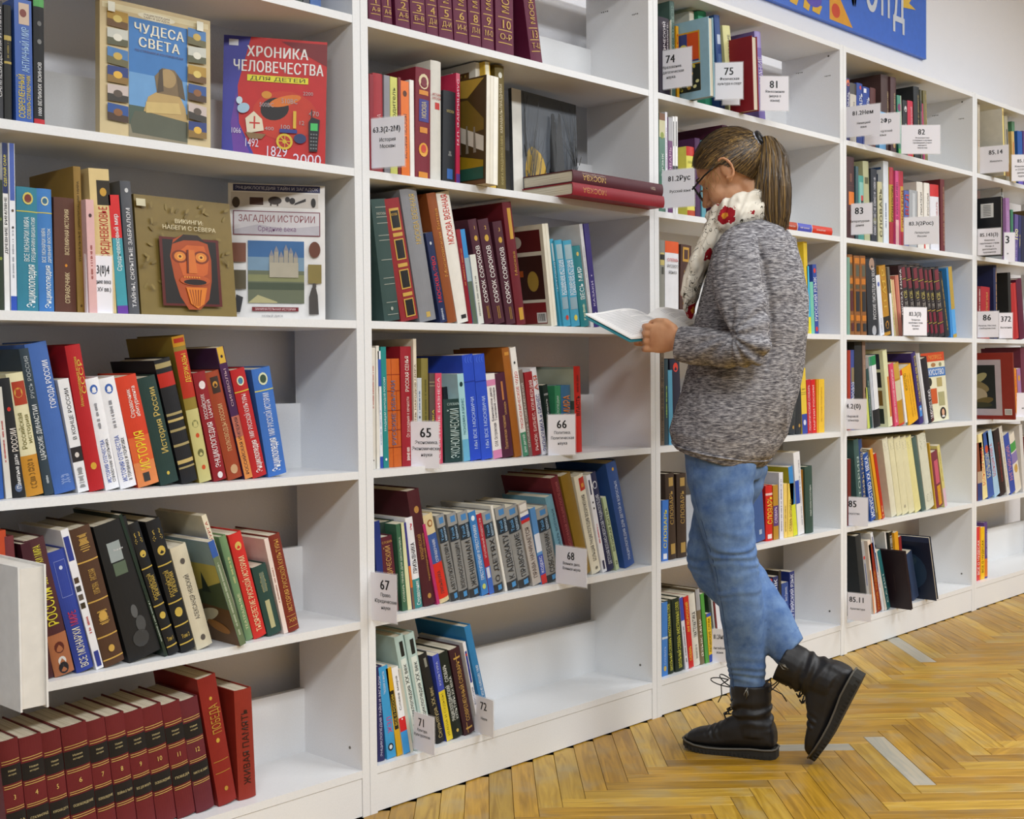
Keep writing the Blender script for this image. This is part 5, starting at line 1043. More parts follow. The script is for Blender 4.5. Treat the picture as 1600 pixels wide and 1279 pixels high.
C_ = [
 ([(134.8, 401), (174.3, 398), (174.3, 489), (134.8, 492)], .012, '63.3(0)4', ['Средние века', '(V – XV вв.)'], 'white card 63.3(0)4 between books in the nearest bookcase', 0, -8, .15),
 ([(578, 185.5), (631.5, 181.5), (626.5, 258.5), (577.5, 264)], -.05, '63.3(2-2М)', ['История', 'Москвы'], 'white card 63.3(2-2М) before the Moscow history books', .0, None, .11),
 ([(651, 657), (685.5, 660), (684.5, 732), (651, 731)], -.03, '65', ['Экономика.', 'Экономические', 'науки'], 'white card 65 on the third shelf of the second bookcase', .03, -60, .16, .62),
 ([(852.5, 648), (898.5, 647.5), (897.5, 711), (860, 710)], -.02, '66', ['Политика.', 'Политическая', 'наука'], 'white card 66 beside the bright red book', .0, -30, .16),
 ([(583, 893), (619.5, 898.5), (617, 974), (583, 968)], -.08, '67', ['Право.', 'Юридические', 'науки'], 'white card 67 partly behind the divider of the second bookcase', .055, -84, .16, .72),
 ([(863, 850.5), (916.5, 857.5), (919, 918.5), (874.5, 910.5)], -.11, '68', ['Военное дело.', 'Военная наука'], 'white card 68 beside the military books', 0, None, .16),
 ([(636.5, 1108), (678.5, 1120), (688.5, 1184.5), (645.5, 1168)], -.06, '71', ['Культура.', 'Культурология.'], 'white card 71 on the bottom shelf among culture books', 0, None, .17),
 ([(735, 1082.5), (771, 1094.5), (782, 1155.5), (747.5, 1144)], -.05, '72', ['', 'Науки'], 'white card 72 at the end of the bottom shelf books', 0, None, .17),
 ([(1029.5, 80.4), (1080.5, 73.2), (1079, 133.7), (1029.5, 141)], -.06, '74', ['Образование.', 'Педагогическая', 'наука.'], 'white card 74 by the pale blue album', .03, None, .16),
 ([(1137, 101.5), (1155, 101), (1158, 162), (1120, 165)], -.02, '', ['', '', 'ия'], 'blank-looking white card half hidden behind card 75', 0, -44, .16),
 ([(1117.8, 98.4), (1160.5, 97.4), (1152.3, 154), (1117, 156)], -.06, '75', ['Физическая', 'культура и спорт'], 'white card 75 between the album and the dark red book', 0, None, .16),
 ([(1187.6, 119.5), (1231.6, 119.2), (1225.4, 173), (1188, 172.5)], -.09, '81', ['Языкознание', '(наука о', 'языке)'], 'white card 81 at the end of the top shelf books', 0, -40, .17),
 ([(1031, 267.5), (1085, 262), (1083, 322), (1036, 325)], -.07, '81.2Рус', ['', 'Русский язык'], 'white card 81.2Рус before the reader\'s glasses', .02, None, .14, .62),
 ([(1110.3, 980.5), (1136, 984), (1133, 1036), (1115, 1032)], -.02, '81.2Англ', ['', 'Английский', 'язык'], 'white card behind the reader\'s legs on the bottom shelf', 0, -60, .14),
 ([(1321.7, 168.3), (1375.5, 160.7), (1373.5, 209.4), (1321.7, 214.8)], -.09, '81.2Нем', ['', 'Немецкий', 'язык'], 'white card 81.2Нем on the top shelf of the fourth bookcase', 0, -78, .14),
 ([(1368, 178.5), (1406.2, 175.4), (1407.1, 223.6), (1352, 226.2)], -.11, '81.2Фр', ['', 'Французский', 'язык'], 'white card 81.2Фр tucked behind the German section card', .02, -62, .14),
 ([(1408.3, 196.3), (1468.7, 194.9), (1463.4, 239.7), (1408.3, 240.6)], -.13, '82', ['Фольклористика', '(собирание и изучение', 'произведений устного', 'народного', 'творчества)'], 'white card 82 with five lines of small print', 0, -44, .15, .52, .05),
 ([(1322.7, 318.6), (1362.8, 317.2), (1361.8, 364.5), (1322.7, 367.4)], -.04, '83', ['', 'Литературове-', 'дение'], 'white card 83 in front of a dark brown volume', 0, -70, .17),
 ([(1413, 340.5), (1466.3, 337.1), (1463.4, 379.1), (1412.6, 383.6)], -.12, '83.3(2Рос)', ['', 'Литература', 'России'], 'white card 83.3(2Рос) on the fifth shelf of the fourth bookcase', 0, -62, .14),
 ([(1409.7, 480.8), (1447.8, 479.4), (1451.7, 524.4), (1413.2, 523.4)], -.04, '83.3(3)', ['Литература', 'зарубежных стран.', 'История и', 'критика'], 'white card 83.3(3) before the black patterned set', 0, -20, .15, .5, .06),
 ([(1324.7, 623.6), (1354, 623.2), (1353.4, 670.9), (1324.7, 669.5)], -.07, '84.2(0)', ['', 'Мировой', 'фольклор'], 'white card 84.2(0) on the third shelf of the fourth bookcase', .02, -80, .16, .4),
 ([(1325.2, 776), (1356, 777.6), (1356.4, 822.3), (1325.2, 820.2)], -.05, '85', ['', 'Искусство'], 'white card 85 before the teal volume', .02, -80, .18, .4),
 ([(1324.8, 926), (1361, 928), (1364.5, 971), (1324.8, 968)], -.1, '85.11', ['', 'Архитектура'], 'white card 85.11 on the bottom shelf of the fourth bookcase', .0, -82, .2, .4),
 ([(1526, 230.1), (1575.8, 226.6), (1574.8, 268.6), (1526, 270.5)], -.08, '85.14', ['', 'Живопись.'], 'white card 85.14 below the cream album', 0, -76, .17, .6),
 ([(1580.7, 242.2), (1620, 241), (1618, 282), (1580.7, 283)], -.09, '85.143-', ['Живопись. Россия', 'и СССР. Жизнь и', 'деятельность', 'художников'], 'white card 85.143 cut by the picture\'s edge', 0, -50, .13, .5, .07),
 ([(1527.3, 358.2), (1563.7, 355.7), (1564, 397.7), (1527.3, 398.1)], -.09, '85.143(3)', ['Живопись', 'зарубежных стран.', 'Жизнь и', 'деятельность', 'художников'], 'white card 85.143(3) on the black album', 0, -78, .14, .5, .065),
 ([(1570, 363.5), (1585.6, 362.9), (1583.6, 409.4), (1568, 409.4)], -.02, '3', ['', '', 'и'], 'white card ending in 3 behind the black album', 0, -50, .2, .3),
 ([(1527.3, 487), (1560.5, 485.7), (1558.2, 526.7), (1527.3, 526.7)], -.05, '86', ['', 'Религия. Мистика.', 'Свободомыслие'], 'white card 86 before two red books', 0, -70, .18, .45, .06),
 ([(1561.1, 489.2), (1582, 488.6), (1582.6, 528.7), (1561.1, 527.7)], -.02, '372', ['', 'Воспитание'], 'white card 372 before the black volume', 0, -50, .17, .5),
 ([(1585.6, 614.8), (1612, 612.8), (1612, 654), (1586.5, 654.5)], -.02, '', ['', 'ние'], 'white card beside the painting album', 0, -50, .17),
]
for c in C_: card(*c)

# ------------------------------------------------------------------ banner above the shelves
def bw(px, py): return on_y(px, py, WALLY-.02)
BRc = bw(1447, 92); tilt = bw(1180, -2)[2]
bz = BRc[2]; bx0 = bw(1085, -45)[0]; bh = .62; bwid = BRc[0]-bx0
fr = empty('banner', (bx0, WALLY-.012, bz)); tag(fr, 'blue rectangular banner with white capitals and orange shapes above the bookcases', 'banner')
boxobj('backing_panel', (0, -.008, 0), (bwid, .0115, bh), mat('#3a70d6', .35), fr)
boxobj('white_edge', (bwid, -.008, -.002), (bwid+.006, .0115, bh), mat('#d8e4f0', .35), fr)
am = MB(); f = Face((0, -.008, 0), (bwid, 0, 0), (0, 0, bh), am, (0, -1, 0))
def bu(px, py): p = bw(px, py); return ((p[0]-bx0)/bwid, (p[2]-bz)/bh)
def shp(pts, c): f.poly([bu(*p) for p in pts], c)
S = lambda x, y: (1180+x/3.81, y/3.81)
shp([S(443, 113), S(580, 168), S(470, -90), S(441, -110)], '#e8a018')
u0, v0 = bu(*S(480, 64)); f.ell('#d84018', u0, v0, .019, .045)
for a, b in ((205, 262), (285, 330), (338, 398)): shp([S(a, (a-205)*.42+8), S(a+(b-a)*.72, (a-205)*.42+32), S(b, (a-205)*.42-16), S(a+8, (a-205)*.42-45)], '#e8b428')
shp([S(-60, -60), S(60, -15), S(180, -20), S(120, -140), S(-40, -160)], '#e09018')
u0, v0 = bu(*S(345, -12)); f.ell('#5a4ab8', u0, v0, .036, .055)
shp([S(880, 45), S(955, 60), S(915, 20), S(945, -30), S(900, -20), S(880, -60)], '#e8c048')
uA, vA = bu(*S(540, 38)); uB, vB = bu(*S(884, 155)); LH = .34
for ch, u_, wd in (('Ф', .0, .27), ('О', .30, .25), ('Н', .57, .19), ('Д', .79, .23)):
    f.text(ch, '#d6dce6', uA+(uB-uA)*(u_+wd/2), vB+LH/2+.01, (uB-uA)*wd, LH, bold='x')
f.mb.obj('print', fr)
# ------------------------------------------------------------------ the reader
C0 = np.array([2.80, -.40, 0.]); FD = np.array([-.31, .95, 0.]); FD /= np.linalg.norm(FD); LD = np.array([-FD[1], FD[0], 0.]); ZZ = np.array([0, 0, 1.])
def at(px, py, dl=0.):        # point seen at this pixel, dl metres to her left of her mid plane
    d = ray(px, py); t = ((C0-CP)@LD+dl)/(d@LD); return CP+d*t
def nz(v): v = np.array(v, float); return v/np.linalg.norm(v)
def ring(xl, yl, xr, yr, dl, rx, n=20, sq=2.0):
    a, b = at(xl, yl, dl), at(xr, yr, dl); c = (a+b)/2; ax2 = (b-a)/2
    hw = math.hypot(xr-xl, yr-yl)/2; k = math.sqrt(max(.3, 1-(.435*rx*590/hw)**2))
    ax1 = LD*rx; out = []
    for i in range(n):
        t = 2*math.pi*i/n; ct, st = math.cos(t), math.sin(t)
        ct = math.copysign(abs(ct)**(2/sq), ct); st = math.copysign(abs(st)**(2/sq), st)
        out.append(c+ax1*ct+ax2*k*st)
    return out
def ring3(c, a, b, n=14): return [np.array(c)+np.array(a)*math.cos(2*math.pi*i/n)+np.array(b)*math.sin(2*math.pi*i/n) for i in range(n)]
def loft(mb, rings, m, cap=True):
    n = len(rings[0]); vs = [p for r in rings for p in r]; fs = []
    for i in range(len(rings)-1):
        for k in range(n): fs.append((i*n+k, i*n+(k+1) % n, (i+1)*n+(k+1) % n, (i+1)*n+k))
    if cap:
        vs += [np.mean(rings[0], axis=0), np.mean(rings[-1], axis=0)]; a, b = len(vs)-2, len(vs)-1; L = (len(rings)-1)*n
        for k in range(n): fs.append((a, (k+1) % n, k)); fs.append((b, L+k, L+(k+1) % n))
    mb.add(vs, fs, m)
def limb(mb, pts, rad, m, n=14, flat=1., side=None):
    """tapered limb along points; rad per point"""
    pts = [np.array(p, float) for p in pts]; rs = []
    for i, p in enumerate(pts):
        t = nz(pts[min(i+1, len(pts)-1)]-pts[max(0, i-1)]); s = np.array(side if side is not None else LD, float); s = nz(s-t*(s@t)); w = np.cross(t, s)
        rs.append(ring3(p, s*rad[i], w*rad[i]*flat, n))
    # rounded ends
    t0 = nz(pts[0]-pts[1]); t1 = nz(pts[-1]-pts[-2])
    e0 = [pts[0]+t0*rad[0]*.6+(q-pts[0])*.65 for q in rs[0]]; e1 = [pts[-1]+t1*rad[-1]*.6+(q-pts[-1])*.65 for q in rs[-1]]
    loft(mb, [e0]+rs+[e1], m)
def ellipsoid(mb, c, ax, m, nu=18, nv=12):
    a, b, d = [np.array(q, float) for q in ax]; rs = []
    for j in range(1, nv):
        ph = math.pi*j/nv; rs.append([np.array(c)+d*math.cos(ph)+math.sin(ph)*(a*math.cos(2*math.pi*i/nu)+b*math.sin(2*math.pi*i/nu)) for i in range(nu)])
    loft(mb, rs, m)
def fuse(mb, name, parent, m, voxel, smooth=6, mod=None, factor=.5):
    o = mb.obj(name); bm = bmesh.new(); bm.from_mesh(o.data); bmesh.ops.recalc_face_normals(bm, faces=bm.faces); bm.to_mesh(o.data); bm.free()
    r = o.modifiers.new('r', 'REMESH'); r.mode = 'VOXEL'; r.voxel_size = voxel
    s = o.modifiers.new('s', 'SMOOTH'); s.iterations = smooth; s.factor = factor
    dg = bpy.context.evaluated_depsgraph_get(); dg.update(); me = bpy.data.meshes.new_from_object(o.evaluated_get(dg))
    bpy.data.objects.remove(o); me.materials.clear(); me.materials.append(m)
    n = len(me.vertices); co = np.empty(n*3, np.float32); me.vertices.foreach_get('co', co); co = co.reshape(-1, 3).astype(float)
    no = np.empty(n*3, np.float32); me.vertices.foreach_get('normal', no); no = no.reshape(-1, 3)
    if mod is not None: co = mod(co, no); me.vertices.foreach_set('co', co.astype(np.float32).ravel())
    me.polygons.foreach_set('use_smooth', [True]*len(me.polygons)); me.update()
    o = bpy.data.objects.new(name, me); COL.objects.link(o)
    if parent is not None: o.parent = parent
    return o
def skin_mat():
    m, nt, b = base_mat('skin', .5, .35); tc = N(nt, 'ShaderNodeTexCoord'); ns = N(nt, 'ShaderNodeTexNoise'); ns.inputs['Scale'].default_value = 25
    r = N(nt, 'ShaderNodeValToRGB'); r.color_ramp.elements[0].color = lin('#c68d66'); r.color_ramp.elements[1].color = lin('#d9a680'); r.color_ramp.elements[0].position = .3; r.color_ramp.elements[1].position = .7
    nt.links.new(tc.outputs['Object'], ns.inputs['Vector']); nt.links.new(ns.outputs['Fac'], r.inputs[0]); nt.links.new(r.outputs[0], b.inputs['Base Color'])
    b.inputs['Subsurface Weight'].default_value = .12; b.inputs['Subsurface Radius'].default_value = (.012, .005, .003); b.inputs['Subsurface Scale'].default_value = .5
    return m
def knit_mat():
    m, nt, b = base_mat('heather_knit', .95, .1); tc = N(nt, 'ShaderNodeTexCoord')
    def nse(sc, mp): 
        q = N(nt, 'ShaderNodeMapping'); q.inputs['Scale'].default_value = mp; n = N(nt, 'ShaderNodeTexNoise'); n.inputs['Scale'].default_value = sc; n.inputs['Detail'].default_value = 4; n.inputs['Roughness'].default_value = .7
        nt.links.new(tc.outputs['Object'], q.inputs[0]); nt.links.new(q.outputs[0], n.inputs['Vector']); return n
    n1 = nse(125, (.42, .42, 2.6)); r = N(nt, 'ShaderNodeValToRGB'); e = r.color_ramp.elements
    e[0].position = .36; e[0].color = lin('#444247'); e[1].position = .64; e[1].color = lin('#bcbabc'); x = e.new(.5); x.color = lin('#807e82')
    nt.links.new(n1.outputs['Fac'], r.inputs[0]); nt.links.new(r.outputs[0], b.inputs['Base Color'])
    n2 = nse(420, (1, 1, 1.6)); bp = N(nt, 'ShaderNodeBump'); bp.inputs['Strength'].default_value = .5; bp.inputs['Distance'].default_value = .0012
    nt.links.new(n2.outputs['Fac'], bp.inputs['Height']); nt.links.new(bp.outputs[0], b.inputs['Normal']); return m
def denim_mat():
    m, nt, b = base_mat('washed_denim', .85, .15); tc = N(nt, 'ShaderNodeTexCoord')
    n = N(nt, 'ShaderNodeTexNoise'); n.inputs['Scale'].default_value = 26; n.inputs['Detail'].default_value = 8; n.inputs['Roughness'].default_value = .65
    r = N(nt, 'ShaderNodeValToRGB'); e = r.color_ramp.elements; e[0].position = .3; e[0].color = lin('#48669a'); e[1].position = .7; e[1].color = lin('#7390b8')
    nt.links.new(tc.outputs['Object'], n.inputs['Vector']); nt.links.new(n.outputs['Fac'], r.inputs[0]); nt.links.new(r.outputs[0], b.inputs['Base Color'])
    n2 = N(nt, 'ShaderNodeTexNoise'); n2.inputs['Scale'].default_value = 700; bp = N(nt, 'ShaderNodeBump'); bp.inputs['Strength'].default_value = .3; bp.inputs['Distance'].default_value = .0008
    nt.links.new(tc.outputs['Object'], n2.inputs['Vector']); nt.links.new(n2.outputs['Fac'], bp.inputs['Height']); nt.links.new(bp.outputs[0], b.inputs['Normal']); return m
def leather_mat():
    m, nt, b = base_mat('black_leather', .5, .45); b.inputs['Base Color'].default_value = lin('#161517'); tc = N(nt, 'ShaderNodeTexCoord')
    n2 = N(nt, 'ShaderNodeTexNoise'); n2.inputs['Scale'].default_value = 90; n2.inputs['Detail'].default_value = 5; bp = N(nt, 'ShaderNodeBump'); bp.inputs['Strength'].default_value = .25; bp.inputs['Distance'].default_value = .002
    nt.links.new(tc.outputs['Object'], n2.inputs['Vector']); nt.links.new(n2.outputs['Fac'], bp.inputs['Height']); nt.links.new(bp.outputs[0], b.inputs['Normal']); return m
def scarf_mat():
    m, nt, b = base_mat('floral_scarf', .8, .15); tc = N(nt, 'ShaderNodeTexCoord')
    vo = N(nt, 'ShaderNodeTexVoronoi'); vo.inputs['Scale'].default_value = 15; nt.links.new(tc.outputs['Object'], vo.inputs['Vector'])
    ns = N(nt, 'ShaderNodeTexNoise'); ns.inputs['Scale'].default_value = 70; nt.links.new(tc.outputs['Object'], ns.inputs['Vector'])
    ad = N(nt, 'ShaderNodeMath', operation='MULTIPLY_ADD'); ad.inputs[1].default_value = .45; nt.links.new(ns.outputs['Fac'], ad.inputs[0]); nt.links.new(vo.outputs['Distance'], ad.inputs[2])
    r = N(nt, 'ShaderNodeValToRGB'); r.color_ramp.interpolation = 'CONSTANT'; e = r.color_ramp.elements; e[0].position = 0; e[0].color = lin('#d08a30'); e[1].position = .37; e[1].color = lin('#9c1c26'); x = e.new(.58); x.color = lin('#e6dfd0')
    nt.links.new(ad.outputs[0], r.inputs[0])
    # only some cells carry a flower
    gt = N(nt, 'ShaderNodeMath', operation='GREATER_THAN'); gt.inputs[1].default_value = .52; sp = N(nt, 'ShaderNodeSeparateColor'); nt.links.new(vo.outputs['Color'], sp.inputs[0]); nt.links.new(sp.outputs[0], gt.inputs[0])
    v2 = N(nt, 'ShaderNodeTexNoise'); v2.inputs['Scale'].default_value = 42; v2.inputs['Detail'].default_value = 1; v2.inputs['Distortion'].default_value = 1.2; nt.links.new(tc.outputs['Object'], v2.inputs['Vector'])
    r2 = N(nt, 'ShaderNodeValToRGB'); r2.color_ramp.interpolation = 'CONSTANT'; e = r2.color_ramp.elements; e[0].position = 0; e[0].color = lin('#e6dfd0'); e[1].position = .482; e[1].color = lin('#4a4438'); x = e.new(.512); x.color = lin('#e6dfd0')
    nt.links.new(v2.outputs['Fac'], r2.inputs[0])
    mx = N(nt, 'ShaderNodeMix', data_type='RGBA'); nt.links.new(gt.outputs[0], mx.inputs[0]); nt.links.new(r2.outputs[0], mx.inputs[6]); nt.links.new(r.outputs[0], mx.inputs[7]); nt.links.new(mx.outputs[2], b.inputs['Base Color']); return m
SKIN, KNIT, DENIM, LEATHER, SCARF = skin_mat(), knit_mat(), denim_mat(), leather_mat(), scarf_mat()
# head frame
TLT = math.radians(33); HC = at(1141, 266, 0)
HF = nz(FD*math.cos(TLT)-ZZ*math.sin(TLT)); HU = nz(ZZ*math.cos(TLT)+FD*math.sin(TLT)); HL = LD
def hd(f, u, l): return HC+HF*f+HU*u+HL*l
b = MB(); S_ = SKIN
ellipsoid(b, hd(-.006, .014, 0), (HF*.09, HL*.073, HU*.086), S_)
ellipsoid(b, hd(.03, -.05, 0), (HF*.056, HL*.056, HU*.068), S_)
ellipsoid(b, hd(.052, -.09, 0), (HF*.032, HL*.032, HU*.028), S_)
for s in (1, -1):
    ellipsoid(b, hd(.05, -.04, .034*s), (HF*.03, HL*.026, HU*.032), S_, 12, 8)
    ellipsoid(b, hd(.066, .012, .03*s), (HF*.018, HL*.028, HU*.009), S_, 12, 8)
limb(b, [hd(.08, .004, 0), hd(.092, -.02, 0), hd(.104, -.038, 0)], [.007, .009, .011], S_, 10)
for s in (1, -1): ellipsoid(b, hd(.09, -.042, .011*s), (HF*.01, HL*.008, HU*.007), S_, 8, 6)
ellipsoid(b, hd(.084, -.066, 0), (HF*.011, HL*.024, HU*.0065), S_, 12, 8); ellipsoid(b, hd(.081, -.078, 0), (HF*.011, HL*.02, HU*.0065), S_, 12, 8)
neckb = at(1178, 372, 0)
limb(b, [hd(-.012, -.045, 0), hd(-.02, -.085, 0), neckb], [.046, .043, .05], S_)
# ears
for s in (1, -1):
    for k in range(9):
        a = -1.9+k*.52; a2 = a+.52
        if k < 8: limb(b, [hd(-.006-.017*math.cos(a), -.012+.029*math.sin(-a)+.0, (.074+.010*(1 if k < 7 else .3))*s), hd(-.006-.017*math.cos(a2), -.012+.029*math.sin(-a2), (.074+.010)*s)], [.0042, .0042], S_, 8)
    ellipsoid(b, hd(-.004, -.016, .073*s), (HF*.015, HL*.007, HU*.024), S_, 12, 8); ellipsoid(b, hd(.002, -.04, .076*s), (HF*.008, HL*.006, HU*.009), S_, 10, 6)
# trunk, under the clothes
def trunk(m, k=1.):
    R = [(1150, 356, 1212, 352, 0, .07), (1128, 378, 1232, 364, 0, .13), (1114, 398, 1246, 380, 0, .165), (1104, 430, 1250, 412, 0, .165), (1098, 470, 1246, 462, 0, .15), (1096, 520, 1238, 515, 0, .135), (1088, 580, 1236, 580, 0, .14), (1076, 640, 1222, 640, 0, .16), (1074, 700, 1200, 712, 0, .15), (1092, 735, 1188, 742, 0, .12)]
    return [ring(x0+(x1-x0)*.1, y0, x1-(x1-x0)*.1, y1, d_, r_*.72) for x0, y0, x1, y1, d_, r_ in R[:8]]
loft(b, trunk(S_), S_)
SHL, ELL, WRL = at(1142, 392, .165), at(1176, 542, .2), at(1058, 533, .175)
SHR, ELR, WRR = at(1226, 384, -.165), at(1172, 545, -.2), at(1052, 528, -.12)
limb(b, [SHL, (SHL+ELL)/2, ELL], [.034, .034, .03], S_); limb(b, [ELL, (ELL*.6+WRL*.4), WRL], [.03, .03, .026], S_)
limb(b, [SHR-ZZ*.02, (SHR+ELR)/2, ELR], [.03, .034, .03], S_); limb(b, [ELR, (ELR*.6+WRR*.4), WRR], [.038, .036, .026], S_)
# legs under the jeans
KL, AL = at(1150, 890, .04), at(1166, 1085, -.02); KR, AR = at(1125, 880, -.05), at(1232, 1012, -.04)
HPL, HPR = at(1125, 715, .08), at(1145, 720, -.08)
limb(b, [HPL, (HPL+KL)/2, KL, (KL*.6+AL*.4), at(1168, 1100, -.034)], [.06, .055, .04, .036, .022], S_)
limb(b, [HPR, (HPR+KR)/2, KR, (KR*.6+AR*.4), AR], [.06, .055, .04, .04, .028], S_)
# hands: palm, four curled fingers, thumb
def hand(W, dirn, up, out, sgn):
    """W wrist; dirn along the palm; up = thumb side; out = back of the hand"""
    dirn, up, out = nz(dirn), nz(up), nz(out)
    pc = [W-dirn*.012, W+dirn*.02, W+dirn*.05, W+dirn*.08]; 
    rs = [ring3(p, up*a, out*c, 16) for p, a, c in zip(pc, (.025, .031, .04, .038), (.02, .018, .016, .013))]
    loft(b, rs, S_)
    for k, (o_, L) in enumerate(((.029, .92), (.01, 1.0), (-.01, .93), (-.029, .76))):
        p0 = W+dirn*.066+up*o_; p1 = W+dirn*.094+up*(o_*1.02)+out*.004
        p2 = p1+(dirn*.55-out*.8)*.03*L; p3 = p2+(-dirn*.35-out*.9)*.022*L; p4 = p3+(-dirn*.85-out*.2)*.016*L
        limb(b, [p0, p1, p2, p3, p4], [.0085, .0092, .0084, .0074, .0064], S_, 10)
    t0 = W+dirn*.018+up*.026; t1 = W+dirn*.045+up*.043-out*.006; t2 = W+dirn*.072+up*.044-out*.016; t3 = W+dirn*.092+up*.04-out*.022
    limb(b, [t0, t1, t2, t3], [.013, .011, .0095, .0075], S_, 10)
WL2 = at(1062, 530, .18); hd1 = at(1003, 527, .165)-WL2
hand(WL2, hd1, ZZ*.9-FD*.1+LD*.15, LD, 1)
WR2 = at(1052, 524, -.12); hand(WR2, at(1000, 520, -.12)-WR2, ZZ*.9-LD*.15, -LD, -1)
P = fuse(b, 'person', None, SKIN, .0034, 5)
tag(P, 'young woman in grey sweater, blue jeans, black boots and floral scarf, reading by the shelves', 'person')
# eyes, brows under the glasses
em = MB()
for s in (1, -1):
    ellipsoid(em, hd(.062, -.006, .026*s), (HF*.01, HL*.01, HU*.008), mat('#eceae6', .2), 12, 8); ellipsoid(em, hd(.069, -.008, .026*s), (HF*.005, HL*.0052, HU*.0052), mat('#3a2a1c', .1), 10, 6)
em.obj('eyes', P, True)
bm_ = MB()
for s in (1, -1): bm_.tube([hd(.082, .018, .012*s), hd(.083, .024, .03*s), hd(.07, .02, .047*s)], [.0022, .003, .0015], mat('#3c2c1e', .8))
bm_.obj('eyebrows', P, True)
# sweater
def fold_sweater(co, no):
    E0 = at(1150, 524, .235); out = co.copy(); d = np.linalg.norm(co-E0, axis=1)
    ang = np.arctan2((co-E0)@ZZ, (co-E0)@FD)
    lat = (co-C0)@LD; w = np.clip((d-.012)/.04, 0, 1)*np.clip(1-d/.15, 0, 1)*(lat > .13)
    amp = .0075*w*np.cos(ang*11+1.5*np.sin(ang*3))
    # soft body folds
    s = co@FD*9+co[:, 2]*5; n = np.array([noise.noise(Vector((p[0]*7, p[1]*7, p[2]*3.2))) for p in co]); amp += .007*n*(1-w)
    n2 = np.sin(co[:, 2]*42+(co@LD)*26+n*5); amp += .0016*n2*(d < .5)*(1-w)
    # shoulder seam and back seam
    ss = at(1141, 400, .17); amp -= .003*np.exp(-((co-ss)@FD/.004)**2)*(lat > .1)*(co[:, 2] > ss[2]-.08)
    v = co-CP; w_ = v@FW; px = 800+F*(v@RT)/w_; py = 639.5-F*(v@UP)/w_; fc = (no*(v/np.linalg.norm(v, axis=1)[:, None])).sum(1) < -.1
    amp += fc*(py > 385)*(py < 700)*.0028*np.exp(-((px-(1219+(py-385)*.03))/4.)**2)
    xc = np.interp(py, [365, 390, 430, 480, 545, 575], [1176, 1187, 1198, 1205, 1209, 1200]); amp -= fc*(py > 365)*(py < 578)*.009*np.exp(-((px-xc)/4.)**2)*np.interp(py, [365, 390, 560, 578], [0, 1, 1, .3])
    return out+no*amp[:, None]
b = MB()
SW = [(1148, 352, 1214, 346, 0, .072), (1124, 366, 1238, 356, 0, .115), (1108, 388, 1252, 374, 0, .15), (1098, 420, 1264, 408, 0, .155), (1088, 465, 1271, 462, 0, .15), (1080, 512, 1270, 515, 0, .15), (1072, 560, 1264, 565, 0, .158), (1060, 610, 1254, 618, 0, .17), (1048, 645, 1244, 660, 0, .18), (1040, 666, 1232, 694, 0, .188), (1044, 682, 1222, 714, 0, .184), (1049, 689, 1206, 735, 0, .18)]
rs = [ring(*r, 28) for r in SW]; loft(b, rs, KNIT)
SL = [(1124, 370, 1180, 356, .11, .05), (1112, 392, 1184, 372, .16, .055), (1108, 415, 1186, 398, .185, .054), (1110, 445, 1192, 432, .2, .054), (1118, 475, 1198, 468, .21, .053), (1130, 502, 1203, 504, .218, .052), (1142, 518, 1208, 540, .225, .056), (1146, 520, 1190, 572, .225, .056), (1138, 516, 1150, 577, .222, .054), (1112, 510, 1116, 575, .212, .05), (1085, 508, 1082, 572, .198, .046), (1062, 507, 1055, 567, .185, .042)]
loft(b, [ring(*r, 20) for r in SL], KNIT)
SR = [(1196, 362, 1246, 372, -.15, .055), (1190, 430, 1262, 430, -.2, .06), (1170, 500, 1240, 505, -.22, .058), (1140, 515, 1190, 575, -.22, .056), (1110, 508, 1112, 566, -.19, .048), (1066, 505, 1062, 552, -.13, .04)]
loft(b, [ring(*r, 20) for r in SR], KNIT)
SWO = fuse(b, 'sweater', P, KNIT, .0045, 3, fold_sweater)
# hem and cuff ribs, back seam
def hemtube(ringpts, r, name, m=KNIT):
    q = MB(); pts = [p for p in ringpts]+[ringpts[0]]; q.tube(pts, r, m, 8, cap=False); return q.obj(name, SWO, True)
hm = ring(1045, 683, 1215, 722, 0, .184, 40); hemtube([p for p in hm], .003, 'hem_stitch')
bs = MB(); bs.tube([at(x, y, .0)+nz(at(x, y, 0)-at(1150, y, 0))*.0 for x, y in ()] or [at(1062, 512, .2), at(1058, 562, .19)], .001, KNIT); 
# jeans
def fold_jeans(co, no):
    n = np.array([noise.noise(Vector((p[0]*9, p[1]*9, p[2]*22))) for p in co])
    kz = at(1150, 890, .04)[2]; wk = np.exp(-((co[:, 2]-kz-.02)/.09)**2); az = at(1166, 1060, 0)[2]; wa = np.exp(-((co[:, 2]-az)/.06)**2)
    amp = .0024*n+.0018*wk*1.6*np.sin(co[:, 2]*190+(co@LD)*40+n*7)*np.clip(.5+n, 0, 1)+.0014*wa*np.sin(co[:, 2]*260+n*6)
    tp = at(1150, 760, 0)[2]; amp += .0012*np.exp(-((co[:, 2]-tp)/.06)**2)*np.sin(co[:, 2]*120+(co@FD)*60)
    return co+no*amp[:, None]
b = MB()
loft(b, [ring(*r, 24) for r in [(1080, 620, 1215, 630, 0, .165), (1066, 680, 1208, 695, 0, .17), (1068, 715, 1203, 728, 0, .162), (1078, 742, 1196, 752, 0, .14)]], DENIM)
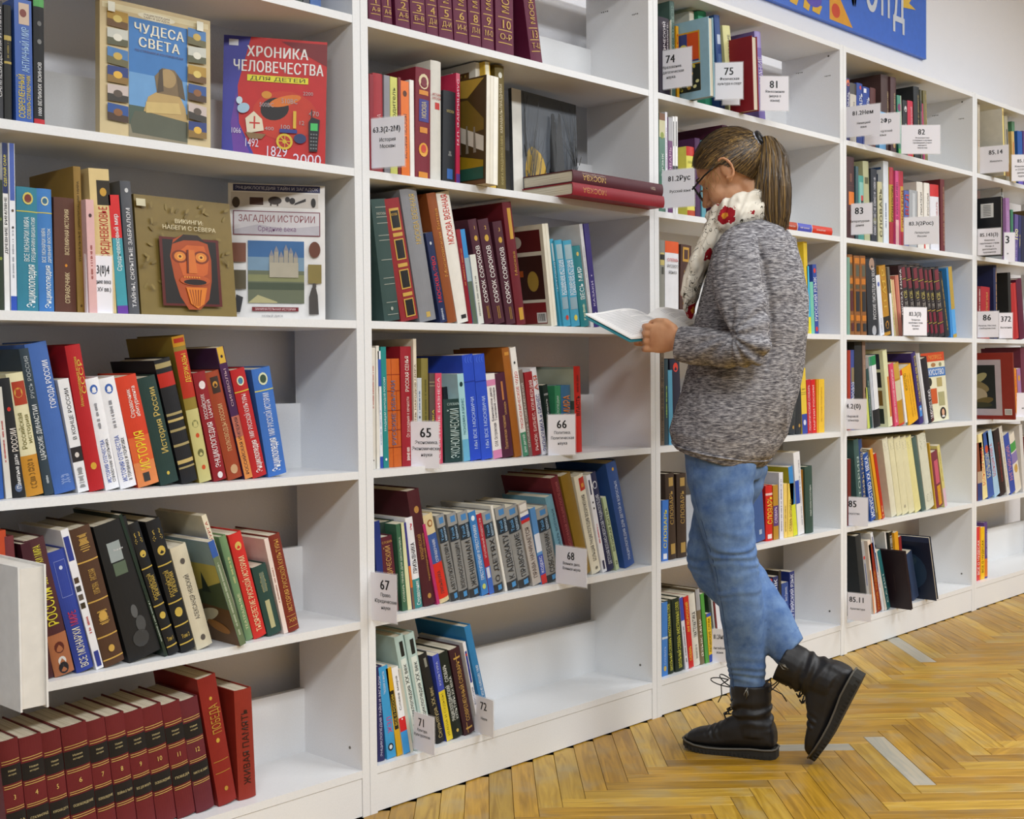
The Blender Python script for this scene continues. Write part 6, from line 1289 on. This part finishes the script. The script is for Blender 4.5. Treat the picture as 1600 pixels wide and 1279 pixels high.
LL = [(1066, 700, 1186, 722, .072, .085), (1070, 740, 1182, 750, .075, .082), (1078, 780, 1179, 785, .072, .078), (1091, 822, 1182, 824, .066, .072), (1101, 855, 1184, 857, .06, .066), (1111, 890, 1188, 890, .052, .062), (1117, 925, 1193, 922, .04, .06), (1124, 965, 1197, 962, .022, .058), (1130, 1005, 1198, 1004, .0, .05), (1136, 1045, 1198, 1045, -.018, .044), (1140, 1080, 1196, 1082, -.032, .038), (1144, 1115, 1194, 1117, -.036, .034)]
loft(b, [ring(*r, 22) for r in LL], DENIM)
RL = [(1084, 705, 1203, 730, -.075, .085), (1082, 745, 1196, 762, -.078, .083), (1082, 785, 1176, 795, -.075, .078), (1076, 825, 1172, 830, -.07, .072), (1071, 860, 1166, 848, -.065, .068), (1073, 885, 1180, 852, -.06, .062), (1090, 918, 1184, 872, -.055, .06), (1125, 950, 1196, 888, -.05, .06), (1158, 982, 1212, 915, -.045, .056), (1184, 1008, 1232, 945, -.042, .05), (1204, 1028, 1248, 978, -.04, .045), (1216, 1040, 1256, 996, -.04, .042)]
loft(b, [ring(*r, 22) for r in RL], DENIM)
J = fuse(b, 'jeans', P, DENIM, .0045, 5, fold_jeans)
SEAM = [ring(*r, 22) for r in LL]; sm_ = MB(); sp_ = [r[20]*.55+r[19]*.45 for r in SEAM[1:]]; cc_ = [np.mean(r, axis=0) for r in SEAM[1:]]
sm_.tube([p-nz(p-c)*.0008 for p, c in zip(sp_, cc_)], .0013, mat('#34507a', .8), 6); sm_.obj('outseam', J, True)
for r_ in RL[-4:-1]:
    q = MB(); rr_ = ring(*r_, 22); c_ = np.mean(rr_, axis=0); rr_ = [p+(c_-p)*.035 for p in rr_]; q.tube(rr_+[rr_[0]], .0022, DENIM, 6, cap=False); q.obj('cuff_fold', J, True)
sq = MB()
def on_side(pts, rr=.0011, m=None): sq.tube(pts, rr, m or mat('#3a5478', .8), 6)
def surf(dlk, x, y, r): return at(x, y, dlk+r)
# boots
def boot_parts(mat4, name_i):
    def tr(v): v = np.array(v, float); return mat4[:3, :3]@v+mat4[:3, 3]
    b = MB(); L = LEATHER
    prof = [(-.004, .035, .07, .022), (.004, .026, .1, .034), (.03, .02, .12, .04), (.07, .018, .125, .043), (.1, .018, .118, .044), (.13, .018, .098, .044), (.16, .016, .078, .046), (.19, .016, .066, .047), (.218, .016, .058, .044), (.24, .018, .048, .034), (.252, .022, .036, .018)]
    rs = []
    for x, z0, z1, hw in prof:
        r = []
        for i in range(20):
            t = 2*math.pi*i/20; ct, st = math.cos(t), math.sin(t); st2 = math.copysign(abs(st)**.75, st); ct2 = math.copysign(abs(ct)**.7, ct)
            r.append(tr((x, hw*ct2*(1 if st < 0 else .94), (z0+z1)/2+(z1-z0)/2*st2)))
        rs.append(r)
    loft(b, rs, L)
    sh = [(.054, .06, .058, .047), (.06, .1, .057, .046), (.063, .13, .055, .046), (.066, .165, .057, .048), (.067, .19, .058, .049), (.067, .2, .058, .049)]
    loft(b, [[tr((x+a*math.cos(2*math.pi*i/20), c*math.sin(2*math.pi*i/20), z)) for i in range(20)] for x, z, a, c in sh], L)
    def creases(co, no):
        inv = np.linalg.inv(mat4); lc = co@inv[:3, :3].T+inv[:3, 3]
        w = np.exp(-((lc[:, 2]-.125)/.03)**2)*(lc[:, 0] < .13)
        n = np.array([noise.noise(Vector((p[0]*14, p[1]*14, p[2]*30))) for p in lc])
        amp = .0035*w*np.sin(lc[:, 2]*190+lc[:, 0]*50+n*4)+.0014*n
        amp += .0022*np.exp(-((lc[:, 0]-.165)/.02)**2)*np.sin(lc[:, 0]*330)*(lc[:, 2] > .05)
        return co+no*amp[:, None]
    BO = fuse(b, 'boot', P, L, .0036, 4, creases)
    s = MB(); SO = mat('#26241f', .8); WE = mat('#5a564e', .75)
    def outline(k, z): 
        pts = []
        for x, h in ((-.008, .018), (.0, .03), (.02, .038), (.06, .041), (.1, .041), (.14, .045), (.18, .05), (.215, .048), (.243, .036), (.258, .018)): pts.append((x, h))
        return [tr((x, h*k, z(x))) for x, h in pts]+[tr((x, -h*k, z(x))) for x, h in reversed(pts)]
    lift = lambda x: .008*max(0, (x-.17)/.08)**2
    loft(s, [outline(1, lambda x: lift(x)), outline(1.03, lambda x: .009+lift(x)), outline(1.02, lambda x: .017+lift(x)+(.008 if x < .07 else .008*max(0, 1-(x-.07)/.05)))], SO)
    so = s.obj('sole', BO)
    w = MB(); o_ = outline(1.05, lambda x: .019+lift(x)+(.008 if x < .07 else .008*max(0, 1-(x-.07)/.05))); w.tube(o_+[o_[0]], .0028, WE, 6, cap=False); w.obj('welt', BO, True)
    t = MB()
    for i in range(22):
        x = .004+i*.0112; t.box((0, 0, 0), (0, 0, 0), SO) if False else None
        for sg in (1, -1):
            hh = np.interp(x, [-.008, .0, .02, .06, .1, .14, .18, .215, .243], [.018, .03, .038, .041, .041, .045, .05, .048, .036])
            Q = [tr((x+a, sg*(hh+.0005+c), z+lift(x))) for z in (.001, .011) for c in (0, .0022) for a in (0, .006)]
            t.add(Q, [(0, 1, 3, 2), (5, 4, 6, 7), (4, 0, 2, 6), (1, 5, 7, 3), (2, 3, 7, 6), (4, 5, 1, 0)], SO)
    t.obj('sole_tread', BO)
    la = MB(); LA = mat('#151517', .6)
    for i in range(7):
        z = .1+i*.014; xf = .122+(.02*(1-i/2) if i < 2 else 0)
        la.tube([tr((xf-.012, -.026, z)), tr((xf+.002, 0, z+.006)), tr((xf-.012, .026, z+.012))], .0022, LA); la.tube([tr((xf-.012, .026, z)), tr((xf+.002, 0, z+.006)), tr((xf-.012, -.026, z+.012))], .0022, LA)
    for sg, k in ((1, 1.), (-1, .7)):
        pts = [tr((.128+.035*k*math.sin(a)+.02*k*(1-math.cos(a))/2, sg*(.006+.018*k*math.sin(a)), .205-.018*k*math.sin(a*.5)**2+.012*math.sin(a))) for a in np.linspace(0, math.pi*1.9, 16)]
        la.tube(pts, .0016, LA)
    la.tube([tr((.128, .004, .205)), tr((.148, .01, .19)), tr((.146, .012, .16)), tr((.156, .014, .14))], .0016, LA)
    la.obj('laces', BO, True)
    z = MB(); z.tube([tr((.062, .0535, .2)), tr((.064, .0545, .17))], .0022, metal); z.tube([tr((.062, .055, .198)), tr((.07, .057, .182)), tr((.066, .057, .168)), tr((.058, .057, .182)), tr((.062, .055, .198))], .0014, metal); z.obj('zip_pull', BO, True)
    return BO
def frame(o, x, y, z): m = np.eye(4); m[:3, 0], m[:3, 1], m[:3, 2], m[:3, 3] = x, y, z, o; return m
heel = np.array([2.816, -.478, 0])-LD*.04; toe = np.array([2.74, -.245, 0])-LD*.04; xd = nz(toe-heel)
boot_parts(frame(heel+xd*.006, xd*.96, np.cross(ZZ, xd)*.96, ZZ*.96), 0)
pt = math.radians(64); fx = nz(FD*math.cos(pt)-ZZ*math.sin(pt)); fz = nz(FD*math.sin(pt)+ZZ*math.cos(pt)); fy = np.cross(fz, fx)
tt = at(1279, 1192, -.03); tt[2] = .0; org = tt-fx*.262+fz*.0-fy*.0
org[2] += .0
boot_parts(frame(org, fx, fy, fz), 1)
# scarf
b = MB(); lp = []
for i in range(15):
    a = 2*math.pi*i/14; c = at(1160, 326, 0); lp.append(c+FD*(.058 if math.cos(a) < 0 else .066)*math.cos(a)+LD*.066*math.sin(a)-ZZ*(.022*math.cos(a)))
b.tube(lp, [.028+.004*math.sin(i*2.3) for i in range(15)], SCARF, 12)
b.tube([p-ZZ*.032+nz(p-at(1160, 326, 0))*.012 for p in lp], [.03+.004*math.cos(i*1.7) for i in range(15)], SCARF, 12)
DR = [(1108, 336, 1152, 366, .03, .06), (1094, 366, 1132, 394, .04, .06), (1077, 400, 1112, 418, .045, .06), (1066, 430, 1102, 440, .05, .056), (1062, 460, 1094, 464, .05, .05), (1066, 482, 1086, 484, .05, .036), (1074, 497, 1081, 498, .05, .012)]
loft(b, [ring(*r, 16) for r in DR], SCARF)
def fold_scarf(co, no):
    n = np.array([noise.noise(Vector((p[0]*28, p[1]*28, p[2]*16))) for p in co]); return co+no*(.004*n+.0028*np.sin((co@FD)*190+co[:, 2]*70+n*5))[:, None]
fuse(b, 'scarf', P, SCARF, .0035, 3, fold_scarf)
# hair: cap, swept-back strands, pony tail, tie
def hair_mat(c, k):
    m, nt, bb = base_mat(f'hair_{k}', .42, .5); bb.inputs['Base Color'].default_value = lin(c); return m
HM = [hair_mat('#4a3a26', 'dark'), hair_mat('#6e5634', 'mid'), hair_mat('#94743f', 'gold'), hair_mat('#37291b', 'deep')]
TIE = at(1184, 223, 0)
lt = TIE-HC; tf, tu = lt@HF, lt@HU
def hsurf(th, ph, r=1.):   # direction on the skull: ph from the top, th around from the front
    return HC+HF*(-.008)+HU*.012+r*(HF*.098*math.sin(ph)*math.cos(th)+HL*.08*math.sin(ph)*math.sin(th)+HU*.096*math.cos(ph))
def hairline(th):          # how far down the hair reaches
    t = abs((th+math.pi) % (2*math.pi)-math.pi)
    return np.interp(t, [0, .5, .95, 1.25, 1.5, 1.75, 2.1, 2.6, 3.15], [.92, 1.08, 1.38, 1.6, 1.6, 2.1, 2.48, 2.68, 2.7])
b = MB(); rs = []
NT = 48
for j in range(15): rs.append([hsurf(2*math.pi*i/NT, hairline(2*math.pi*i/NT)*(j+.35)/14.5, 1.0) for i in range(NT)])
loft(b, rs, HM[0], cap=True)
HAIR = b.obj('hair', P, True)
b = MB(); rr = random.Random(4)
def ribbon(mb, pts, w, side, m):
    vs = []; n = len(pts)
    for i, p in enumerate(pts):
        k = w*(1-.55*abs(2*i/(n-1)-1)**3); vs += [p-side[i]*k, p+side[i]*k]
    mb.add(vs, [(2*i, 2*i+1, 2*i+3, 2*i+2) for i in range(n-1)], m)
OC = HC-HF*.008+HU*.012
for s in range(3600):
    th = rr.uniform(-math.pi, math.pi); 
    ph = hairline(th)*(1 if s % 3 == 0 else rr.uniform(.2, 1))
    A = hsurf(th, ph, 1.012+rr.random()*.03); pts = []; sd = []
    dA = nz(A-OC); dT = nz(TIE-OC); om = math.acos(max(-1, min(1, dA@dT)))
    if om < .15: continue
    sag = rr.uniform(-.02, .06); jj = rr.uniform(-.004, .004)
    nrm = nz(np.cross(dA, dT)+1e-6)
    for i in range(9):
        t = i/8; d = (math.sin((1-t)*om)*dA+math.sin(t*om)*dT)/math.sin(om); d = nz(d-HU*sag*math.sin(math.pi*t)*.6)
        q = np.array([d@HF/.098, d@HL/.08, d@HU/.096]); R = 1/np.linalg.norm(q); R = R*(1.02+.03*rr.random()*(1 if i in (0, 8) else .4)); 
        R2 = np.linalg.norm(TIE-OC)*.97; R = R*(1-t**4)+R2*t**4+.002*math.sin(t*9+s)
        pts.append(OC+d*R+nrm*jj*math.sin(math.pi*t)); sd.append(nrm)
    ribbon(b, pts, rr.uniform(.0006, .0014), sd, rr.choice([HM[0], HM[0], HM[1], HM[1], HM[2], HM[3]]))
b.obj('hair_strands', HAIR)
b = MB()
for s in range(1500):
    a = rr.uniform(0, 2*math.pi); r_ = math.sqrt(rr.random()); u_, v_ = math.cos(a)*r_, math.sin(a)*r_
    L = rr.uniform(.86, 1.0) if rr.random() > .25 else rr.uniform(.6, .9); pts = []
    keys = [(0, 1186, 223, .008, 6), (.1, 1202, 216, .016, 12), (.28, 1209, 243, .03, 24), (.55, 1207, 290, .036, 31), (.8, 1207, 330, .034, 30), (1, 1210, 358, .026, 22)]
    ks = [k[0] for k in keys]; sd = []
    wob = rr.uniform(-2, 2)
    for i in range(12):
        t = i/11*L; x = np.interp(t, ks, [k[1] for k in keys]); y = np.interp(t, ks, [k[2] for k in keys]); la_ = np.interp(t, ks, [k[3] for k in keys]); hw = np.interp(t, ks, [k[4] for k in keys])
        up_ = np.interp(t, [0, .1, .25, 1], [4, 8, 4, 0])
        pts.append(at(x+u_*hw*.95+wob*math.sin(t*7), y-v_*up_*.7+(abs(u_)*4*t if i else 0), v_*la_+.03*min(1, t*2.2))); sd.append(nz(RT+FW*rr.uniform(-.8, .8)))
    ribbon(b, pts, rr.uniform(.0008, .0017), sd, rr.choice([HM[0], HM[1], HM[1], HM[2], HM[3]]))
b.obj('ponytail', HAIR)
core = MB(); CK = [(1188, 216, 1196, 228, 0, .01), (1196, 222, 1218, 226, 0, .02), (1190, 250, 1228, 250, .02, .026), (1184, 290, 1230, 290, .03, .03), (1184, 325, 1230, 325, .03, .028), (1196, 346, 1224, 348, .03, .016)]
loft(core, [ring(*r, 14) for r in CK], HM[3]); core.obj('ponytail_core', HAIR, True)
t_ = MB()
tdir = nz(at(1200, 216, 0)-at(1176, 232, 0))
for k, (o_, m) in enumerate(((-.007, mat('#17171b', .3)), (0, mat('#c8cede', .25)), (.007, mat('#17171b', .3)))):
    a1 = nz(np.cross(tdir, LD)); t_.tube([TIE+tdir*(o_+.004)+a1*.023*math.cos(2*math.pi*i/16)+LD*.023*math.sin(2*math.pi*i/16) for i in range(17)], .0066, m, 8, cap=False)
t_.obj('hair_tie', HAIR, True)
# loose wisps by the ear
w_ = MB()
for k in range(16):
    l0 = hd(.03+rr.uniform(-.02, .03), .0+rr.uniform(-.01, .02), .078); l1 = l0-ZZ*rr.uniform(.02, .055)+FD*rr.uniform(-.02, .02)+LD*rr.uniform(-.012, .002)
    ribbon(w_, [l0+(l1-l0)*i/5+FD*.004*math.sin(i+k) for i in range(6)], .0005, [FD]*6, HM[2])
for k in range(70):
    l0 = hd(-.06+rr.uniform(-.015, .03), -.055+rr.uniform(-.02, .02), .055*rr.uniform(-1, 1)); l1 = l0+nz(TIE-l0)*.05; l2 = l0-ZZ*rr.uniform(.01, .03)-FD*rr.uniform(0, .015)
    ribbon(w_, [l1, l0*.5+l1*.5, l0, l0*.5+l2*.5-FD*.002, l2], .0005, [LD]*5, HM[1])
w_.obj('loose_wisps', HAIR)
# glasses
g = MB(); GM = mat('#101012', .2)
for s in (1, -1):
    g.tube([hd(.0, .012, .08*s), hd(.05, .008, .078*s), hd(.098, .0, .07*s)], .0024, GM); g.tube([hd(.0, .012, .08*s), hd(-.014, .004, .078*s), hd(-.02, -.012, .074*s)], .002, GM)
    pts = [hd(.104-.012*abs(math.cos(a)*.5+.5), -.006+.021*math.sin(a)-.003, (.037+.03*math.cos(a))*s) for a in np.linspace(0, 2*math.pi, 19)]
    g.tube(pts, .0024, GM, 6, cap=False)
g.tube([hd(.105, .0, .008), hd(.107, .003, 0), hd(.105, .0, -.008)], .002, GM)
GO = g.obj('glasses', P, True)
lm, lnt, lb = base_mat('lens_glass', .05, .5); lb.inputs['Alpha'].default_value = .14
ln = MB()
for s in (1, -1): ln.add([hd(.103-.012*abs(math.cos(a)*.5+.5), -.006+.02*math.sin(a)-.003, (.037+.029*math.cos(a))*s) for a in np.linspace(0, 2*math.pi, 18, endpoint=False)], [tuple(range(18))], lm)
ln.obj('lens', GO)
# the book she holds
Q = dict(lf=at(915, 490, .235), lnr=at(986, 528, .195), sf=at(1012, 492, .055), sn=at(1066, 520, .03), rf=at(1074, 484, -.13), rn=at(1118, 505, -.15))
def patch(a, b_, c, d, hump, n=10):      # a,b = outer far/near ; c,d = spine far/near
    rows = []
    for i in range(n+1):
        t = i/n; p, q = a*(1-t)+c*t, b_*(1-t)+d*t; h = hump*math.sin(math.pi*min(1, t**1.8*1.02)) if hump else 0
        rows.append((p+ZZ*h, q+ZZ*h))
    return rows
cov = MB(); CM = mat('#2c7a86', .4); PM2 = mat('#f0efee', .7); pgb = MB()
for outf, outn, sg in (('lf', 'lnr', 1), ('rf', 'rn', -1)):
    R = patch(Q[outf], Q[outn], Q['sf'], Q['sn'], .016)
    lo = patch(Q[outf], Q[outn], Q['sf'], Q['sn'], 0)
    def sheet(mb, top, bot, m, e=0.):
        vs = []; n = len(top)
        for (p, q), (p2, q2) in zip(top, bot): vs += [p, q, q2, p2]
        fs = []
        for i in range(n-1):
            a = 4*i; fs += [(a, a+4, a+5, a+1), (a+1, a+5, a+6, a+2), (a+2, a+6, a+7, a+3), (a+3, a+7, a+4, a)]
        fs += [(0, 1, 2, 3), (4*n-4, 4*n-1, 4*n-2, 4*n-3)]; mb.add(vs, fs, m)
    sheet(pgb, [(p+ZZ*.001, q+ZZ*.001) for p, q in R], [(p-ZZ*.007*(.4+.6*i/10), q-ZZ*.007*(.4+.6*i/10)) for i, (p, q) in enumerate(lo)], PM2)
    ex = nz(Q[outf]-Q['sf'])*.004; sheet(cov, [(p+ex-ZZ*.0075, q+ex-ZZ*.0075) for p, q in lo], [(p+ex-ZZ*.011, q+ex-ZZ*.011) for p, q in lo], CM)
pl = MB()
for outf, outn, sg in (('lf', 'lnr', 1), ('rf', 'rn', -1)):
    Rr = patch(Q[outf], Q[outn], Q['sf'], Q['sn'], .016)
    for j in range(17):
        v = .08+j*.051; a0, a1_ = 1, 9 if j % 5 else 6
        L0 = [p*(1-v)+q*v+ZZ*.0016 for p, q in Rr[a0:a1_]]; L1 = [p*(1-v-.014)+q*(v+.014)+ZZ*.0016 for p, q in Rr[a0:a1_]]
        pl.add([x for pr in zip(L0, L1) for x in pr], [(2*i, 2*i+1, 2*i+3, 2*i+2) for i in range(len(L0)-1)], mat('#c2c2c8', .8))
HB = cov.obj('open_book'); pl.obj('print', HB); tag(HB, 'open teal-covered book held in the reader\'s hands', 'book'); pgb.obj('page_block', HB, False)

# ------------------------------------------------------------------ books past the 300 that show largest become one joined pile; those nothing shows of are left out
bpy.context.view_layer.update(); dg = bpy.context.evaluated_depsgraph_get(); keep = []
for o, ar, un_, row_ in BOOKS:
    w_ = max(v.co.x for v in o.data.vertices); h_ = max(v.co.z for v in o.data.vertices); D_ = max(v.co.y for v in o.data.vertices); seen = 0
    for fx_ in (.1, .5, .9):
        for fz_ in (.06, .3, .5, .7, .9, .985):
            for pt_ in ((w_*fx_, -.0015, h_*fz_), (-.0015, D_*fx_, h_*fz_), (w_*fx_, D_*fz_, h_+.001)):
                p = o.matrix_world @ Vector(pt_); px, py = proj(tuple(p))
                if not (0 <= px <= 1600 and 0 <= py <= 1279): continue
                d = p-Vector(CP); L_ = d.length; hit = SC.ray_cast(dg, Vector(CP), d.normalized(), distance=L_-.002)
                if not hit[0]: seen += 1
                elif hit[4] is not None and hit[4].name.startswith(('clear_sleeve', 'lens')): seen += 1
    if seen == 0:
        for c in list(o.children): bpy.data.objects.remove(c)
        bpy.data.objects.remove(o)
    else: keep.append((seen/54*ar, o))
keep.sort(key=lambda t: -t[0]); print('books seen', len(keep))
small = [o for _, o in keep[286:]]
if small:
    jm = MB()
    for o in small:
        for q in [o]+list(o.children):
            k = len(jm.v); M_ = o.matrix_world; jm.v += [tuple(M_ @ v.co) for v in q.data.vertices]; ms = [jm.mi(m) for m in q.data.materials]
            for p in q.data.polygons: jm.f.append(tuple(k+i for i in p.vertices)); jm.m.append(ms[p.material_index])
        for c in list(o.children): bpy.data.objects.remove(c)
        bpy.data.objects.remove(o)
    jo = jm.obj('books'); jo['kind'] = 'stuff'; jo['label'] = 'slim and half-hidden books scattered among the fuller shelves'; jo['category'] = 'books'
